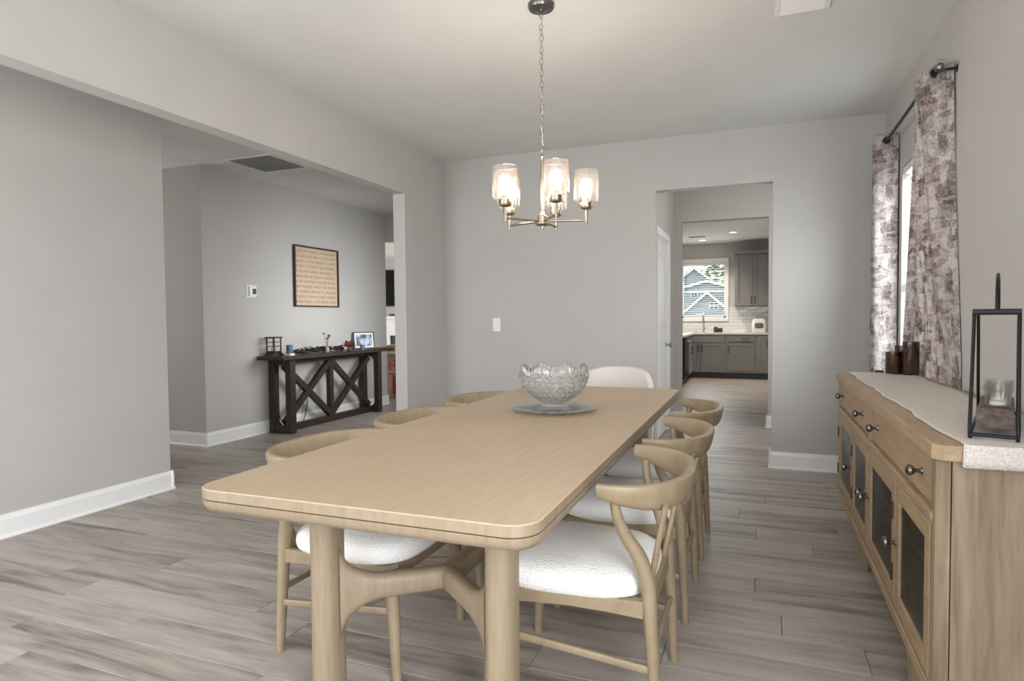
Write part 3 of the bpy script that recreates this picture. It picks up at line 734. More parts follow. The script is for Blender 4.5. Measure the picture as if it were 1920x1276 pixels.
for (y0, y1, ky, hy) in doors:
    z0, z1 = SZ0 + 0.04, 0.652; f = 0.058; b = B()
    for a0, a1, c0, c1 in ((y0, y0 + f, z0, z1), (y1 - f, y1, z0, z1), (y0 + f, y1 - f, z0, z0 + f), (y0 + f, y1 - f, z1 - f, z1)): box(b, SX0 - 0.002, SX0 + 0.018, a0, a1, c0, c1)
    d = obj('door', b, SB_W, t, bevel=0.004)
    b = B(); n = max(4, int((y1 - y0 - 2 * f) / 0.008)); st = (y1 - y0 - 2 * f + 0.01) / n; ya = y0 + f - 0.005
    A = []; D = []
    for k in range(n * 4 + 1):
        yy = ya + st * k / 4; xx = SX0 + 0.008 - 0.0016 * abs(sin(pi * k / 4))
        A.append(b.verts.new((xx, yy, z0 + f - 0.004))); D.append(b.verts.new((xx, yy, z1 - f + 0.004)))
    for k in range(n * 4): b.faces.new((A[k], A[k + 1], D[k + 1], D[k]))
    obj('glass_pane', b, REED, d)
    knob(d, ky, 0.445, 1.05, SX0 - 0.002)
    for hz in (() if y0 < 2.1 else (z0 + 0.08, z1 - 0.14)):
        b = sweep(B(), [(SX0 - 0.006, hy, hz), (SX0 - 0.006, hy, hz + 0.06)], 0.0038, n=8); box(b, SX0 - 0.004, SX0 - 0.001, hy - 0.006, hy + 0.006, hz + 0.005, hz + 0.06)
        obj('hinge', b, HINGE, d)
for x_ in (SX0 + 0.04, SX1 - 0.05):
    for y_ in (2.34, 3.44): 
        obj('leg', sweep(B(), [(x_, y_, 0), (x_, y_, 0.10), (x_, y_, SZ0)], [0.024, 0.031, 0.036], n=20), SB_V, t, smooth=True)

# runner
def runner():
    m = noisy('woven_runner', (196, 187, 180), (226, 220, 214), 190, 0.95, 0.9, 0.004, 2)
    b = B(); ny = 120; nx = 22; G = []
    x0, x1 = 0.488, 0.815; ya, yb = 4.235, SY0 - 0.0175
    drop = 0.058
    for j in range(ny + 1):
        s = (ya - yb + drop) * j / ny; row_ = []
        for i in range(nx + 1):
            u = i / nx; wob = 0.006 * sin(s * 9) + 0.003 * sin(s * 23 + 1)
            x = x0 + wob + (x1 - x0) * u
            if s <= ya - yb: y_, z_ = ya - s, 0.8885 + 0.0008 * sin(s * 31 + u * 9)
            else:
                q = s - (ya - yb); y_, z_ = yb - 0.003 - 0.002 * sin(u * 12), 0.8885 - q
            row_.append(b.verts.new((x, y_, z_)))
        G.append(row_)
    for j in range(ny):
        for i in range(nx): b.faces.new((G[j][i], G[j][i + 1], G[j + 1][i + 1], G[j + 1][i]))
    bmesh.ops.recalc_face_normals(b, faces=b.faces)
    o = obj('table_runner', b, m, smooth=True); so = o.modifiers.new('s', 'SOLIDIFY'); so.thickness = 0.003; so.offset = 0
    tag(o, 'cream woven runner lying along the sideboard and over its near end', 'runner')
runner()
RZ = 0.8905
# smoked candle jars
CANW = mat('mauve_wax', (176, 154, 146), 0.6)
def candle(x, y_, r, h, lab):
    t = thing('candle', lab, 'candle', (x, y_, RZ), 0, 'smoked glass pillar candles')
    obj('jar', lathe(B(), [(r * 0.96, 0), (r, 0.003), (r, h), (r - 0.0025, h), (r - 0.0025, 0.006), (r * 0.5, 0.005)], 28, cap1=False), SMOKE, t, smooth=True)
    obj('wax', lathe(B(), [(r - 0.003, 0.006), (r - 0.003, h * 0.77), (0.002, h * 0.77 + 0.001)], 24), CANW, t, smooth=True)
    obj('wick', sweep(B(), [(0, 0, h * 0.77), (0.002, 0, h * 0.77 + 0.012)], 0.001, n=5), BLACK, t)
candle(0.716, 4.17, 0.043, 0.125, 'short smoked glass candle jar in front of its two neighbours')
candle(0.790, 4.12, 0.042, 0.185, 'tallest smoked glass candle jar, beside the curtain')
candle(0.772, 4.245, 0.041, 0.158, 'smoked glass candle jar standing behind the other two')
o = obj('snuffer_rod', sweep(B(), [(0.63, 4.222, RZ + 0.0075), (0.672, 4.205, RZ + 0.0075)], 0.007, n=8), BLACK, smooth=True)
tag(o, 'short black rod lying beside the candle jars', 'rod')
# lantern
LZ = 0.8915
LX, LY, LR = 0.659, 2.282, R(-17)
t = thing('candle_lantern', 'black iron candle lantern frame with arched handle on the sideboard', 'lantern', (LX, LY, LZ), LR)
r_ = 0.0048
hw, hb, ht, H = 0.051, 0.262, 0.13, 0.342
for sy in (-1, 1):
    obj('base_bar', sweep(B(), [(-hw, sy * hb, 0.010), (hw, sy * hb, 0.010)], 0.0055, n=8, e=3), METB, t, smooth=True)
    obj('base_bar', sweep(B(), [(sy * hw, -hb, 0.010), (sy * hw, hb, 0.010)], 0.004, n=8, e=3), METB, t, smooth=True)
    for sx in (-1, 1):
        obj('post', sweep(B(), smoothpath([(sx * hw, sy * hb, 0.0), (sx * (hw + 0.001), sy * (hb + 0.002), 0.03), (sx * (hw + 0.001), sy * (hb - 0.012), 0.06), (sx * hw, sy * (ht + (hb - ht) * 0.32), H * 0.7), (sx * hw, sy * ht, H)], 4), r_, n=10), METB, t, smooth=True)
    obj('top_bar', sweep(B(), [(-hw - 0.004, sy * ht, H), (hw + 0.004, sy * ht, H)], 0.0085, n=10, e=3), METB, t, smooth=True)
    obj('top_bar', sweep(B(), [(sy * hw, -ht, H), (sy * hw, ht, H)], 0.005, n=8), METB, t, smooth=True)
pts = [(0, -ht * cos(pi * k / 24), H + 0.112 * sin(pi * k / 24) ** 0.8) for k in range(25)]
obj('handle', sweep(B(), pts, 0.0045, n=10), METB, t, smooth=True)
BLK = noisy('rustic_brown_wood', (66, 50, 44), (112, 92, 82), 30, 0.5, 0.8, 0.012, 5)
b = B(); rb_ = []
for i_ in range(15):
    y_ = -0.17 + 0.40 * i_ / 14; ring = []
    for k in range(16):
        a = 2 * pi * k / 16; ca = math.copysign(abs(cos(a)) ** 0.4, cos(a)); sa = math.copysign(abs(sin(a)) ** 0.4, sin(a)); q_ = 1 + 0.035 * sin(i_ * 2.3 + k * 1.7)
        ring.append(b.verts.new((ca * 0.043 * q_, y_, 0.0435 + sa * 0.0285)))
    rb_.append(ring)
for a, c in zip(rb_, rb_[1:]):
    for k in range(16): b.faces.new((a[k], a[(k + 1) % 16], c[(k + 1) % 16], c[k]))
b.faces.new(rb_[0][::-1]); b.faces.new(rb_[-1]); bmesh.ops.recalc_face_normals(b, faces=b.faces)
obj('wood_block', b, BLK, t, smooth=True)
Mz = Matrix.Rotation(LR, 4, 'Z')
for k, (y_, lab) in enumerate(((-0.11, 'clear glass tealight holder nearest the front of the lantern block'), (-0.015, 'clear glass tealight holder second from the front of the lantern block'), (0.08, 'clear glass tealight holder third from the front of the lantern block'), (0.175, 'clear glass tealight holder at the back end of the lantern block'))):
    v = Mz @ Vector((0.006, y_, 0)); t2 = thing('tealight_holder', lab, 'candle holder', (LX + v.x, LY + v.y, LZ + 0.073), 0, 'glass tealight holders in the lantern')
    obj('cup', lathe(B(), [(0.024, 0), (0.029, 0.002), (0.0315, 0.033), (0.0365, 0.050), (0.0375, 0.053), (0.0355, 0.0535), (0.0295, 0.034), (0.027, 0.005), (0.01, 0.004)], 28, cap1=False), JARG, t2, smooth=True)
    obj('tealight', lathe(B(), [(0.020, 0.0052), (0.020, 0.014), (0.018, 0.015), (0.002, 0.015)], 20), WHITEP, t2, smooth=True)

# ================================================================== CURTAINS
def curtain_mat():
    m = mat('distressed_curtain', (150, 140, 138), 0.9, spec=0.15)
    t = N(m, 'ShaderNodeUVMap'); mp = N(m, 'ShaderNodeMapping'); mp.inputs['Scale'].default_value = (26, 20, 1); L(m, t.outputs[0], mp.inputs[0])
    n0 = N(m, 'ShaderNodeTexNoise'); n0.inputs['Scale'].default_value = 5; n0.inputs['Detail'].default_value = 3; L(m, mp.outputs[0], n0.inputs['Vector'])
    def cells(sx_, sy_, k):
        q = N(m, 'ShaderNodeMapping'); q.inputs['Scale'].default_value = (sx_, sy_, 1); L(m, mp.outputs[0], q.inputs[0])
        va = N(m, 'ShaderNodeVectorMath', operation='MULTIPLY_ADD'); va.inputs[1].default_value = (0.55, 0.55, 0); L(m, n0.outputs['Color'], va.inputs[0]); L(m, q.outputs[0], va.inputs[2])
        v = N(m, 'ShaderNodeTexVoronoi'); v.distance = 'CHEBYCHEV'; v.inputs['Scale'].default_value = k; L(m, va.outputs[0], v.inputs['Vector'])
        sx = N(m, 'ShaderNodeSeparateColor'); L(m, v.outputs['Color'], sx.inputs[0]); return sx.outputs[0]
    c1 = cells(1.0, 0.45, 1.2); c2 = cells(0.5, 1.3, 1.4)
    n2 = N(m, 'ShaderNodeTexNoise'); n2.inputs['Scale'].default_value = 3.5; n2.inputs['Detail'].default_value = 6; n2.inputs['Roughness'].default_value = 0.75; L(m, mp.outputs[0], n2.inputs['Vector'])
    a0 = N(m, 'ShaderNodeMath', operation='MULTIPLY_ADD'); a0.inputs[1].default_value = 0.30; L(m, c1, a0.inputs[0]); L(m, n2.outputs[0], a0.inputs[2])
    a = N(m, 'ShaderNodeMath', operation='MULTIPLY_ADD'); a.inputs[1].default_value = 0.26; L(m, c2, a.inputs[0]); L(m, a0.outputs[0], a.inputs[2])
    r = ramp(m, a.outputs[0], [(0.50, (104, 92, 88)), (0.68, (158, 146, 143)), (0.84, (192, 183, 183)), (1.0, (214, 210, 210))])
    # ochre flecks
    n3 = N(m, 'ShaderNodeTexNoise'); n3.inputs['Scale'].default_value = 1.6; L(m, mp.outputs[0], n3.inputs['Vector'])
    r3 = ramp(m, n3.outputs[0], [(0.56, (0, 0, 0)), (0.70, (255, 255, 255))])
    mx = N(m, 'ShaderNodeMixRGB', blend_type='MULTIPLY'); ml = N(m, 'ShaderNodeMath', operation='MULTIPLY'); ml.inputs[1].default_value = 0.7; L(m, r3.outputs[0], ml.inputs[0]); L(m, ml.outputs[0], mx.inputs[0])
    L(m, r.outputs[0], mx.inputs[1]); mx.inputs[2].default_value = lin((226, 206, 180))
    P_ = m.node_tree.nodes['Principled BSDF']; L(m, mx.outputs[0], P_.inputs['Base Color'])
    tl = N(m, 'ShaderNodeBsdfTranslucent'); L(m, mx.outputs[0], tl.inputs[0])
    ms = N(m, 'ShaderNodeMixShader'); ms.inputs[0].default_value = 0.22; L(m, P_.outputs[0], ms.inputs[1]); L(m, tl.outputs[0], ms.inputs[2])
    L(m, ms.outputs[0], m.node_tree.nodes['Material Output'].inputs[0])
    return m
CURT = curtain_mat()
RODX, RODZ = 0.790, 2.405
def curtain(name, lab, top, bot, z0, z1, faces, pressed=False):
    """top, bot: plan control points of the cloth path at the top and the hem"""
    T_ = smoothpath(top, 10); Bt = smoothpath(bot, 10); n = len(T_); nz = 40
    t = thing(name, lab, 'curtain', (0, 0, 0), 0, 'patterned grommet curtains')
    b = B(); uv = b.loops.layers.uv.new('UVMap'); G = []; U = []
    acc = [0]
    for i in range(1, n): acc.append(acc[-1] + math.hypot(T_[i][0] - T_[i - 1][0], T_[i][1] - T_[i - 1][1]))
    for j in range(nz + 1):
        f = j / nz; g = min(1.0, f / 0.60) ** 1.3 if pressed else f ** 1.1; rw = []
        for i in range(n):
            x = T_[i][0] * (1 - g) + Bt[i][0] * g; y_ = T_[i][1] * (1 - g) + Bt[i][1] * g
            rw.append(b.verts.new((min(x, XR - 0.006), y_, z1 + (z0 - z1) * f)))
        G.append(rw)
    for j in range(nz):
        for i in range(n - 1):
            fc = b.faces.new((G[j][i], G[j][i + 1], G[j + 1][i + 1], G[j + 1][i]))
            for lp, (ii, jj) in zip(fc.loops, ((i, j), (i + 1, j), (i + 1, j + 1), (i, j + 1))): lp[uv].uv = (acc[ii] * 1.0, (z1 + (z0 - z1) * jj / nz))
    o = obj('panel', b, CURT, t, smooth=True); so = o.modifiers.new('s', 'SOLIDIFY'); so.thickness = 0.003; so.offset = 0
    for (y_, ang) in faces:
        M_ = Matrix.Translation((RODX, y_, RODZ)) @ Matrix.Rotation(R(ang), 4, 'Z') @ Matrix.Rotation(R(90), 4, 'X')
        pts = [M_ @ Vector((0.0255 * cos(2 * pi * k / 24), 0.0255 * sin(2 * pi * k / 24), 0)) for k in range(24)]
        obj('grommet', sweep(B(), pts, 0.004, 0.005, n=8, closed=True), CHRO, t, smooth=True)
        d_ = obj('grommet_hole', lathe(B(), [(0.0245, -0.0035), (0.0245, 0.0035)], 20, M=M_), BLACK, t)
    return t
curtain('curtain', 'mottled mauve grommet curtain on the near side of the window',
        [(0.862, 3.645), (0.79, 3.665), (0.735, 3.69), (0.745, 3.74), (0.83, 3.77), (0.835, 3.81), (0.75, 3.835), (0.755, 3.875), (0.84, 3.90), (0.84, 3.94), (0.765, 3.96)],
        [(0.866, 3.47), (0.860, 3.56), (0.855, 3.68), (0.864, 3.80), (0.858, 3.95), (0.855, 4.05), (0.865, 4.18), (0.857, 4.32), (0.856, 4.42), (0.865, 4.56), (0.858, 4.72)],
        0.03, 2.44, ((3.664, 0), (3.79, 0)), True)
curtain('curtain', 'paler backlit grommet curtain on the far side of the window near the corner',
        [(0.862, 4.945), (0.79, 4.94), (0.728, 4.95), (0.722, 5.0), (0.80, 5.03), (0.82, 5.08), (0.75, 5.11), (0.745, 5.16), (0.83, 5.21)],
        [(0.862, 4.93), (0.79, 4.92), (0.728, 4.95), (0.724, 5.02), (0.80, 5.05), (0.81, 5.11), (0.742, 5.15), (0.745, 5.22), (0.83, 5.26)],
        0.03, 2.455, ((4.939, 0),))
t = thing('curtain_rod', 'dark metal curtain rod with glass knob finials above the window', 'curtain rod', (0, 0, 0))
obj('rod', sweep(B(), [(RODX, 3.60, RODZ), (RODX, 5.26, RODZ)], 0.0095, n=14), METB, t, smooth=True)
for y_, s in ((3.60, -1), (5.26, 1)):
    M_ = Matrix.Translation((RODX, y_, RODZ)) @ Matrix.Rotation(R(90 * s * -1), 4, 'X')
    f = obj('finial', lathe(B(), [(0.012, -0.004), (0.014, 0.0), (0.022, 0.008), (0.030, 0.024), (0.030, 0.040), (0.022, 0.052), (0.006, 0.056)], 10, M=M_), JARG, t)
    obj('finial_core', lathe(B(), [(0.012, -0.01), (0.013, 0.006), (0.018, 0.012), (0.016, 0.028), (0.004, 0.034)], 14, M=M_), PEWT, f, smooth=True)
for y_ in (3.63, 5.24):
    obj('bracket', sweep(B(), [(RODX, y_, RODZ), (XR - 0.004, y_, RODZ), (XR - 0.001, y_, RODZ)], [0.006, 0.006, 0.02], n=10), METB, t, smooth=True)

# ================================================================== WALL & CEILING FIXTURES
t = obj('light_switch', box(B(), -2.349, -2.270, YB - 0.006, YB - 0.0005, 1.108, 1.232), WHITEP, bevel=0.002); tag(t, 'white rocker light switch on the back wall beside the opening', 'switch')
obj('rocker', box(B(), -2.326, -2.293, YB - 0.0095, YB - 0.005, 1.138, 1.202), WHITEP, t, bevel=0.002)
t = obj('thermostat_plate', box(B(), XH + 0.0005, XH + 0.008, 5.165, 5.300, 1.475, 1.605), WHITEP, bevel=0.004)
t.name = 'thermostat'; tag(t, 'white wall thermostat with dark square display in the hall', 'thermostat')
obj('thermostat_body', box(B(), XH + 0.008, XH + 0.032, 5.185, 5.287, 1.487, 1.588), WHITEP, t, bevel=0.006)
obj('display', box(B(), XH + 0.0315, XH + 0.0335, 5.222, 5.276, 1.508, 1.568), mat('lcd_dark', (54, 54, 52), 0.25), t)
# ceiling register, dining room
t = thing('ceiling_vent', 'white louvred air register in the dining room ceiling', 'vent', (0.185, 3.30, CZ))
b = B()
for x0, x1, y0, y1 in ((-0.125, 0.125, -0.205, -0.185), (-0.125, 0.125, 0.185, 0.205), (-0.125, -0.10, -0.185, 0.185), (0.10, 0.125, -0.185, 0.185)): box(b, x0, x1, y0, y1, -0.008, 0.0)
obj('vent_frame', b, TRIM, t, bevel=0.002)
obj('backing', box(B(), -0.10, 0.10, -0.185, 0.185, -0.0015, -0.0005), KTOE, t)
for k in range(16):
    q = box(B(), -0.10, 0.10, -0.0095, 0.0095, -0.0006, 0.0006); o = obj('slat', q, TRIM, t); o.location = (0, -0.174 + k * 0.0232, -0.0075); o.rotation_euler = (R(-28), 0, 0)
# hall return grille
t = thing('return_grille', 'large square return air grille in the hall ceiling', 'vent', (-4.42, 4.845, CZ))
b = B()
for x0, x1, y0, y1 in ((-0.28, 0.28, -0.28, -0.25), (-0.28, 0.28, 0.25, 0.28), (-0.28, -0.25, -0.25, 0.25), (0.25, 0.28, -0.25, 0.25)): box(b, x0, x1, y0, y1, -0.01, 0)
obj('grille_frame', b, TRIM, t, bevel=0.002)
obj('backing', box(B(), -0.25, 0.25, -0.25, 0.25, -0.0015, -0.0005), KTOE, t)
for k in range(20):
    q = box(B(), -0.25, 0.25, -0.010, 0.010, -0.0007, 0.0007); o = obj('slat', q, TRIM, t); o.location = (0, -0.238 + k * 0.025, -0.0085); o.rotation_euler = (R(30), 0, 0)

# framed verse
t = thing('framed_sign', 'dark framed beige text print hanging above the console table', 'framed print', (XH, 6.29, 1.745))
FR = wood('walnut_frame', (62, 42, 28), (76, 52, 34), (48, 32, 22), (8, 8, 1), 0.5, 5)
b = B(); h_, w_ = 0.358, 0.408
for y0, y1, z0, z1 in ((-w_, w_, h_ - 0.016, h_), (-w_, w_, -h_, -h_ + 0.016), (-w_, -w_ + 0.016, -h_ + 0.016, h_ - 0.016), (w_ - 0.016, w_, -h_ + 0.016, h_ - 0.016)): box(b, 0.001, 0.035, y0, y1, z0, z1)
obj('frame', b, FR, t, bevel=0.0015)
obj('print_board', box(B(), 0.002, 0.014, -w_ + 0.015, w_ - 0.015, -h_ + 0.015, h_ - 0.015), noisy('kraft_print', (198, 176, 150), (204, 183, 158), 30, 0.8), t)
INK = mat('grey_ink', (140, 124, 104), 0.8)
lines = ['LOVE IS PATIENT, LOVE IS KIND.', 'IT DOES NOT ENVY, IT DOES NOT', 'BOAST, IT IS NOT PROUD. IT IS NOT', 'RUDE. IT IS NOT SELF-SEEKING,', 'IT IS NOT EASILY ANGERED, IT', 'KEEPS NO RECORD OF WRONGS.', 'LOVE DOES NOT DELIGHT IN EVIL', 'BUT REJOICES WITH THE TRUTH.', 'IT ALWAYS PROTECTS, ALWAYS', 'TRUSTS, ALWAYS HOPES, ALWAYS', 'PERSEVERES. LOVE NEVER FAILS.']
for i, tx in enumerate(lines):
    cu = bpy.data.curves.new('text_line', 'FONT'); cu.body = tx; cu.size = 0.045; cu.extrude = 0.0006; cu.align_x = 'LEFT'; cu.space_word = 1.2
    o = bpy.data.objects.new('text_tmp', cu); C.objects.link(o); bpy.context.view_layer.update()
    me = bpy.data.meshes.new_from_object(o.evaluated_get(bpy.context.evaluated_depsgraph_get())); bpy.data.objects.remove(o)
    xs = [v.co.x for v in me.vertices]; wx = max(xs) - min(xs); x0_ = min(xs); s_ = 0.735 / wx
    for v in me.vertices:
        x_, y_, z_ = v.co; v.co = (0.0145 + z_, -0.3675 + (x_ - x0_) * s_, y_ * 0.95)
    me.materials.clear()
    o = obj('text_line', me, INK, t); o.location = (0, 0, 0.283 - i * 0.0595)

# ================================================================== CONSOLE TABLE
t = thing('console_table', 'espresso wood farmhouse console table with double X front against the hall wall', 'console table', (0, 0, 0))
cx0, cx1, cy0, cy1 = -5.0, -4.70, 5.42, 7.18
obj('tabletop', box(B(), -5.015, -4.655, 5.27, 7.42, 0.805, 0.845), DARKW, t, bevel=0.004)
pw = 0.085
for y0 in (cy0, cy1 - pw):
    for x0 in (cx0, cx1 - 0.07):
        obj('leg', box(B(), x0, x0 + 0.07, y0, y0 + pw, 0.0, 0.805), DARKW, t, bevel=0.003)
    obj('end_rail', box(B(), cx0 + 0.07, cx1 - 0.07, y0 + 0.005, y0 + pw - 0.005, 0.0, 0.075), DARKW, t, bevel=0.003)
    obj('end_rail', box(B(), cx0 + 0.07, cx1 - 0.07, y0 + 0.005, y0 + pw - 0.005, 0.745, 0.805), DARKW, t, bevel=0.003)
    for (xa, za, sx, sz) in ((cx1 - 0.07, 0.745, -1, -1), (cx1 - 0.07, 0.075, -1, 1), (cx0 + 0.07, 0.075, 1, 1)):
        obj('gusset', prism(B(), [(xa, za), (xa + sx * 0.05, za), (xa, za + sz * 0.05)], y0 + 0.012, y0 + pw - 0.012, 'y'), DARKW, t)
xm0, xm1 = -4.895, -4.83
obj('stretcher', box(B(), xm0, xm1, cy0 + pw, cy1 - pw, 0.0, 0.075), DARKW, t, bevel=0.003)
obj('stretcher', box(B(), xm0, xm1, cy0 + pw, cy1 - pw, 0.75, 0.805), DARKW, t, bevel=0.003)
ym = (cy0 + cy1) / 2
obj('centre_post', box(B(), xm0 + 0.002, xm1 - 0.002, ym - 0.033, ym + 0.033, 0.075, 0.75), DARKW, t, bevel=0.003)
for ya, yb in ((cy0 + pw, ym - 0.02), (ym + 0.02, cy1 - pw)):
    for za, zb, dxx in ((0.10, 0.73, 0.0), (0.73, 0.10, 0.003)):
        p0 = Vector((0, ya, za)); p1 = Vector((0, yb, zb)); d = (p1 - p0).normalized(); nn = Vector((0, -d.z, d.y)) * 0.033
        poly = [tuple((p0 + nn)[1:]), tuple((p1 + nn)[1:]), tuple((p1 - nn)[1:]), tuple((p0 - nn)[1:])]
        obj('cross_brace', prism(B(), poly, xm0 + 0.006 + dxx, xm1 - 0.006 + dxx, 'x'), DARKW, t, bevel=0.002)
CT = 0.8455
# small lantern on the console
t = thing('small_lantern', 'small dark pagoda-style candle lantern at the near end of the console', 'lantern', (-4.915, 5.42, CT))
obj('base', prism(B(), [(-0.085, 0), (0.085, 0), (0.075, 0.012), (0.05, 0.035), (0.045, 0.05), (-0.045, 0.05), (-0.05, 0.035), (-0.075, 0.012)], -0.06, 0.06, 'x'), DARKW, t)
for sx in (-1, 1):
    for sy in (-1, 1): obj('post', box(B(), sx * 0.05 - 0.005, sx * 0.05 + 0.005, sy * 0.05 - 0.005, sy * 0.05 + 0.005, 0.05, 0.19), DARKW, t)
for z_ in (0.10, 0.145): 
    for sy in (-1, 1): obj('crossbar', box(B(), -0.05, 0.05, sy * 0.05 - 0.003, sy * 0.05 + 0.003, z_, z_ + 0.006), DARKW, t)
    for sy in (-1, 1): obj('crossbar', box(B(), sy * 0.05 - 0.003, sy * 0.05 + 0.003, -0.05, 0.05, z_, z_ + 0.006), DARKW, t)
obj('top', box(B(), -0.065, 0.065, -0.065, 0.065, 0.19, 0.205), DARKW, t, bevel=0.003)
obj('candle', lathe(B(), [(0.025, 0.05), (0.025, 0.09), (0.003, 0.091)], 16), mat('candle_wax', (206, 178, 150), 0.6), t)
# blue tin on white box
t = thing('blue_jar', 'small blue cylindrical jar with white base beside the console lantern', 'jar', (-4.77, 5.50, CT))
obj('jar_base', box(B(), -0.038, 0.038, -0.038, 0.038, 0, 0.022), WHITEP, t, bevel=0.003)
obj('body', lathe(B(), [(0.036, 0.0225), (0.036, 0.11), (0.034, 0.115), (0.003, 0.115)], 24), noisy('blue_label', (58, 84, 122), (96, 120, 150), 30, 0.5), t, smooth=True)
# autumn garland: leaves along a dark cloth
t = thing('leaf_garland', 'dark autumn garland with faded leaves lying along the console', 'garland', (-4.83, 5.95, CT))
GCOL = [mat('garland_black', (40, 34, 36), 0.8), mat('garland_grey', (122, 116, 114), 0.8), mat('garland_mauve', (120, 92, 88), 0.8), mat('garland_rust', (104, 58, 44), 0.8)]
rnd = random.Random(3)
pts = smoothpath([(-0.02, -0.36, 0.0265), (0.03, -0.2, 0.027), (-0.02, -0.05, 0.03), (0.02, 0.12, 0.034), (-0.03, 0.28, 0.034), (0.02, 0.42, 0.034), (-0.02, 0.58, 0.0265)], 6)
obj('cloth', sweep(B(), pts, [0.036 + 0.012 * sin(i * 1.9) for i in range(len(pts))], [0.018 + 0.007 * sin(i * 1.3) for i in range(len(pts))], n=10, side=(1, 0, 0)), GCOL[0], t, smooth=True)
for i in range(70):
    p_ = pts[rnd.randrange(len(pts))]; b = B()
    l = rnd.uniform(0.045, 0.085); w2 = l * 0.38
    v = [b.verts.new(q) for q in ((0, 0, 0), (l * 0.5, w2, 0.006), (l, 0, 0.0), (l * 0.5, -w2, 0.006))]; b.faces.new((v[0], v[1], v[2])); b.faces.new((v[0], v[2], v[3]))
    M_ = Matrix.Translation((p_[0] + rnd.uniform(-0.03, 0.03), p_[1] + rnd.uniform(-0.03, 0.03), max(0.03, p_[2] + rnd.uniform(-0.005, 0.026)))) @ Matrix.Rotation(rnd.uniform(0, 6.28), 4, 'Z') @ Matrix.Rotation(rnd.uniform(-0.5, 0.05), 4, 'Y')
    bmesh.ops.transform(b, matrix=M_, verts=b.verts)
    obj('leaf', b, GCOL[rnd.choice((0, 0, 1, 1, 2))], t)
# flower vase
t = thing('bud_vase', 'little glass bud vase with yellow-green flowers on the console', 'vase', (-4.74, 6.10, CT))
obj('vase', lathe(B(), [(0.02, 0), (0.026, 0.01), (0.026, 0.04), (0.016, 0.06), (0.018, 0.07)], 20, cap1=False), mat('vase_glass', (150, 140, 120), 0.15), t, smooth=True)
for k, (dx_, dy_, hz) in enumerate(((-0.02, -0.03, 0.21), (0.02, 0.01, 0.19), (0.0, 0.03, 0.17), (0.01, -0.01, 0.15))):
    obj('stem', sweep(B(), [(0, 0, 0.05), (dx_ * 0.4, dy_ * 0.4, 0.12), (dx_, dy_, hz)], 0.0025, n=5), mat('stem%d' % k, (112, 84, 52), 0.7), t)
    b = B()
    for a in range(7):
        M_ = Matrix.Translation((dx_, dy_, hz)) @ Matrix.Rotation(a * 0.9, 4, 'Z') @ Matrix.Rotation(-0.5, 4, 'Y')
        vv = [b.verts.new(M_ @ Vector(q)) for q in ((0, 0, 0), (0.018, 0.010, 0.004), (0.034, 0, 0.010), (0.018, -0.010, 0.004))]; b.faces.new(vv)
    obj('flower', b, [mat('yellow_green_petal', (146, 132, 56), 0.7), mat('rust_petal', (128, 74, 52), 0.7)][k % 2], t)
# orange flower head
t = thing('silk_flower', 'coppery orange silk flower lying on the garland', 'flower', (-4.72, 6.50, CT))
for a in range(22):
    b = B(); el = 0.15 + 1.0 * (a % 4) / 4
    M_ = Matrix.Translation((0, 0, 0.045)) @ Matrix.Rotation(a * 2.4, 4, 'Z') @ Matrix.Rotation(-el, 4, 'Y')
    vv = [b.verts.new(M_ @ Vector(q)) for q in ((0.0, 0, 0), (0.045, 0.03, 0.0), (0.085, 0.020, 0.010), (0.10, 0, 0.014), (0.085, -0.020, 0.010), (0.045, -0.03, 0.0))]; b.faces.new(vv)
    obj('petal', b, [mat('copper_petal', (150, 92, 76), 0.7), mat('copper_petal_dark', (112, 62, 50), 0.7)][a % 2], t)
obj('calyx', lathe(B(), [(0.012, 0.0), (0.03, 0.012), (0.022, 0.04), (0.004, 0.052)], 14), GCOL[3], t, smooth=True)
t = obj('small_pot', lathe(B(), [(0.022, 0), (0.033, 0.06), (0.034, 0.062), (0.031, 0.062), (0.02, 0.006)], 20), mat('grey_pot', (112, 114, 122), 0.5), smooth=True); t.location = (-4.70, 6.75, CT); tag(t, 'tiny grey tapered pot between the orange flower and photo frame', 'pot')
# photo frame
t = thing('photo_frame', 'thin black photo frame with a blue snowy picture leaning on the console', 'photo frame', (-4.88, 7.06, CT), R(52))
Mt = Matrix.Rotation(R(-14), 4, 'X')
def tilt(b): bmesh.ops.transform(b, matrix=Mt, verts=b.verts); return b
b = B()
for x0, x1, z0, z1 in ((-0.14, 0.14, 0, 0.012), (-0.14, 0.14, 0.213, 0.225), (-0.14, -0.128, 0.012, 0.213), (0.128, 0.14, 0.012, 0.213)): box(b, x0, x1, -0.008, 0.008, z0, z1)
obj('frame', tilt(b), BLACK, t)
obj('mat_board', tilt(box(B(), -0.13, 0.13, -0.001, 0.003, 0.01, 0.215)), WHITEP, t)
m = mat('snow_photo', (190, 200, 220), 0.3)
tc = N(m, 'ShaderNodeTexCoord'); nz_ = N(m, 'ShaderNodeTexNoise'); nz_.inputs['Scale'].default_value = 9; L(m, tc.outputs['Object'], nz_.inputs['Vector'])
rp = ramp(m, nz_.outputs[0], [(0.40, (44, 50, 70)), (0.48, (150, 166, 196)), (0.6, (206, 214, 230))]); L(m, rp.outputs[0], m.node_tree.nodes['Principled BSDF'].inputs['Base Color'])
obj('picture', tilt(box(B(), -0.105, 0.105, -0.003, -0.0012, 0.035, 0.19)), m, t)
obj('easel_leg', box(B(), -0.02, 0.02, 0.06, 0.065, 0.0, 0.14), BLACK, t)
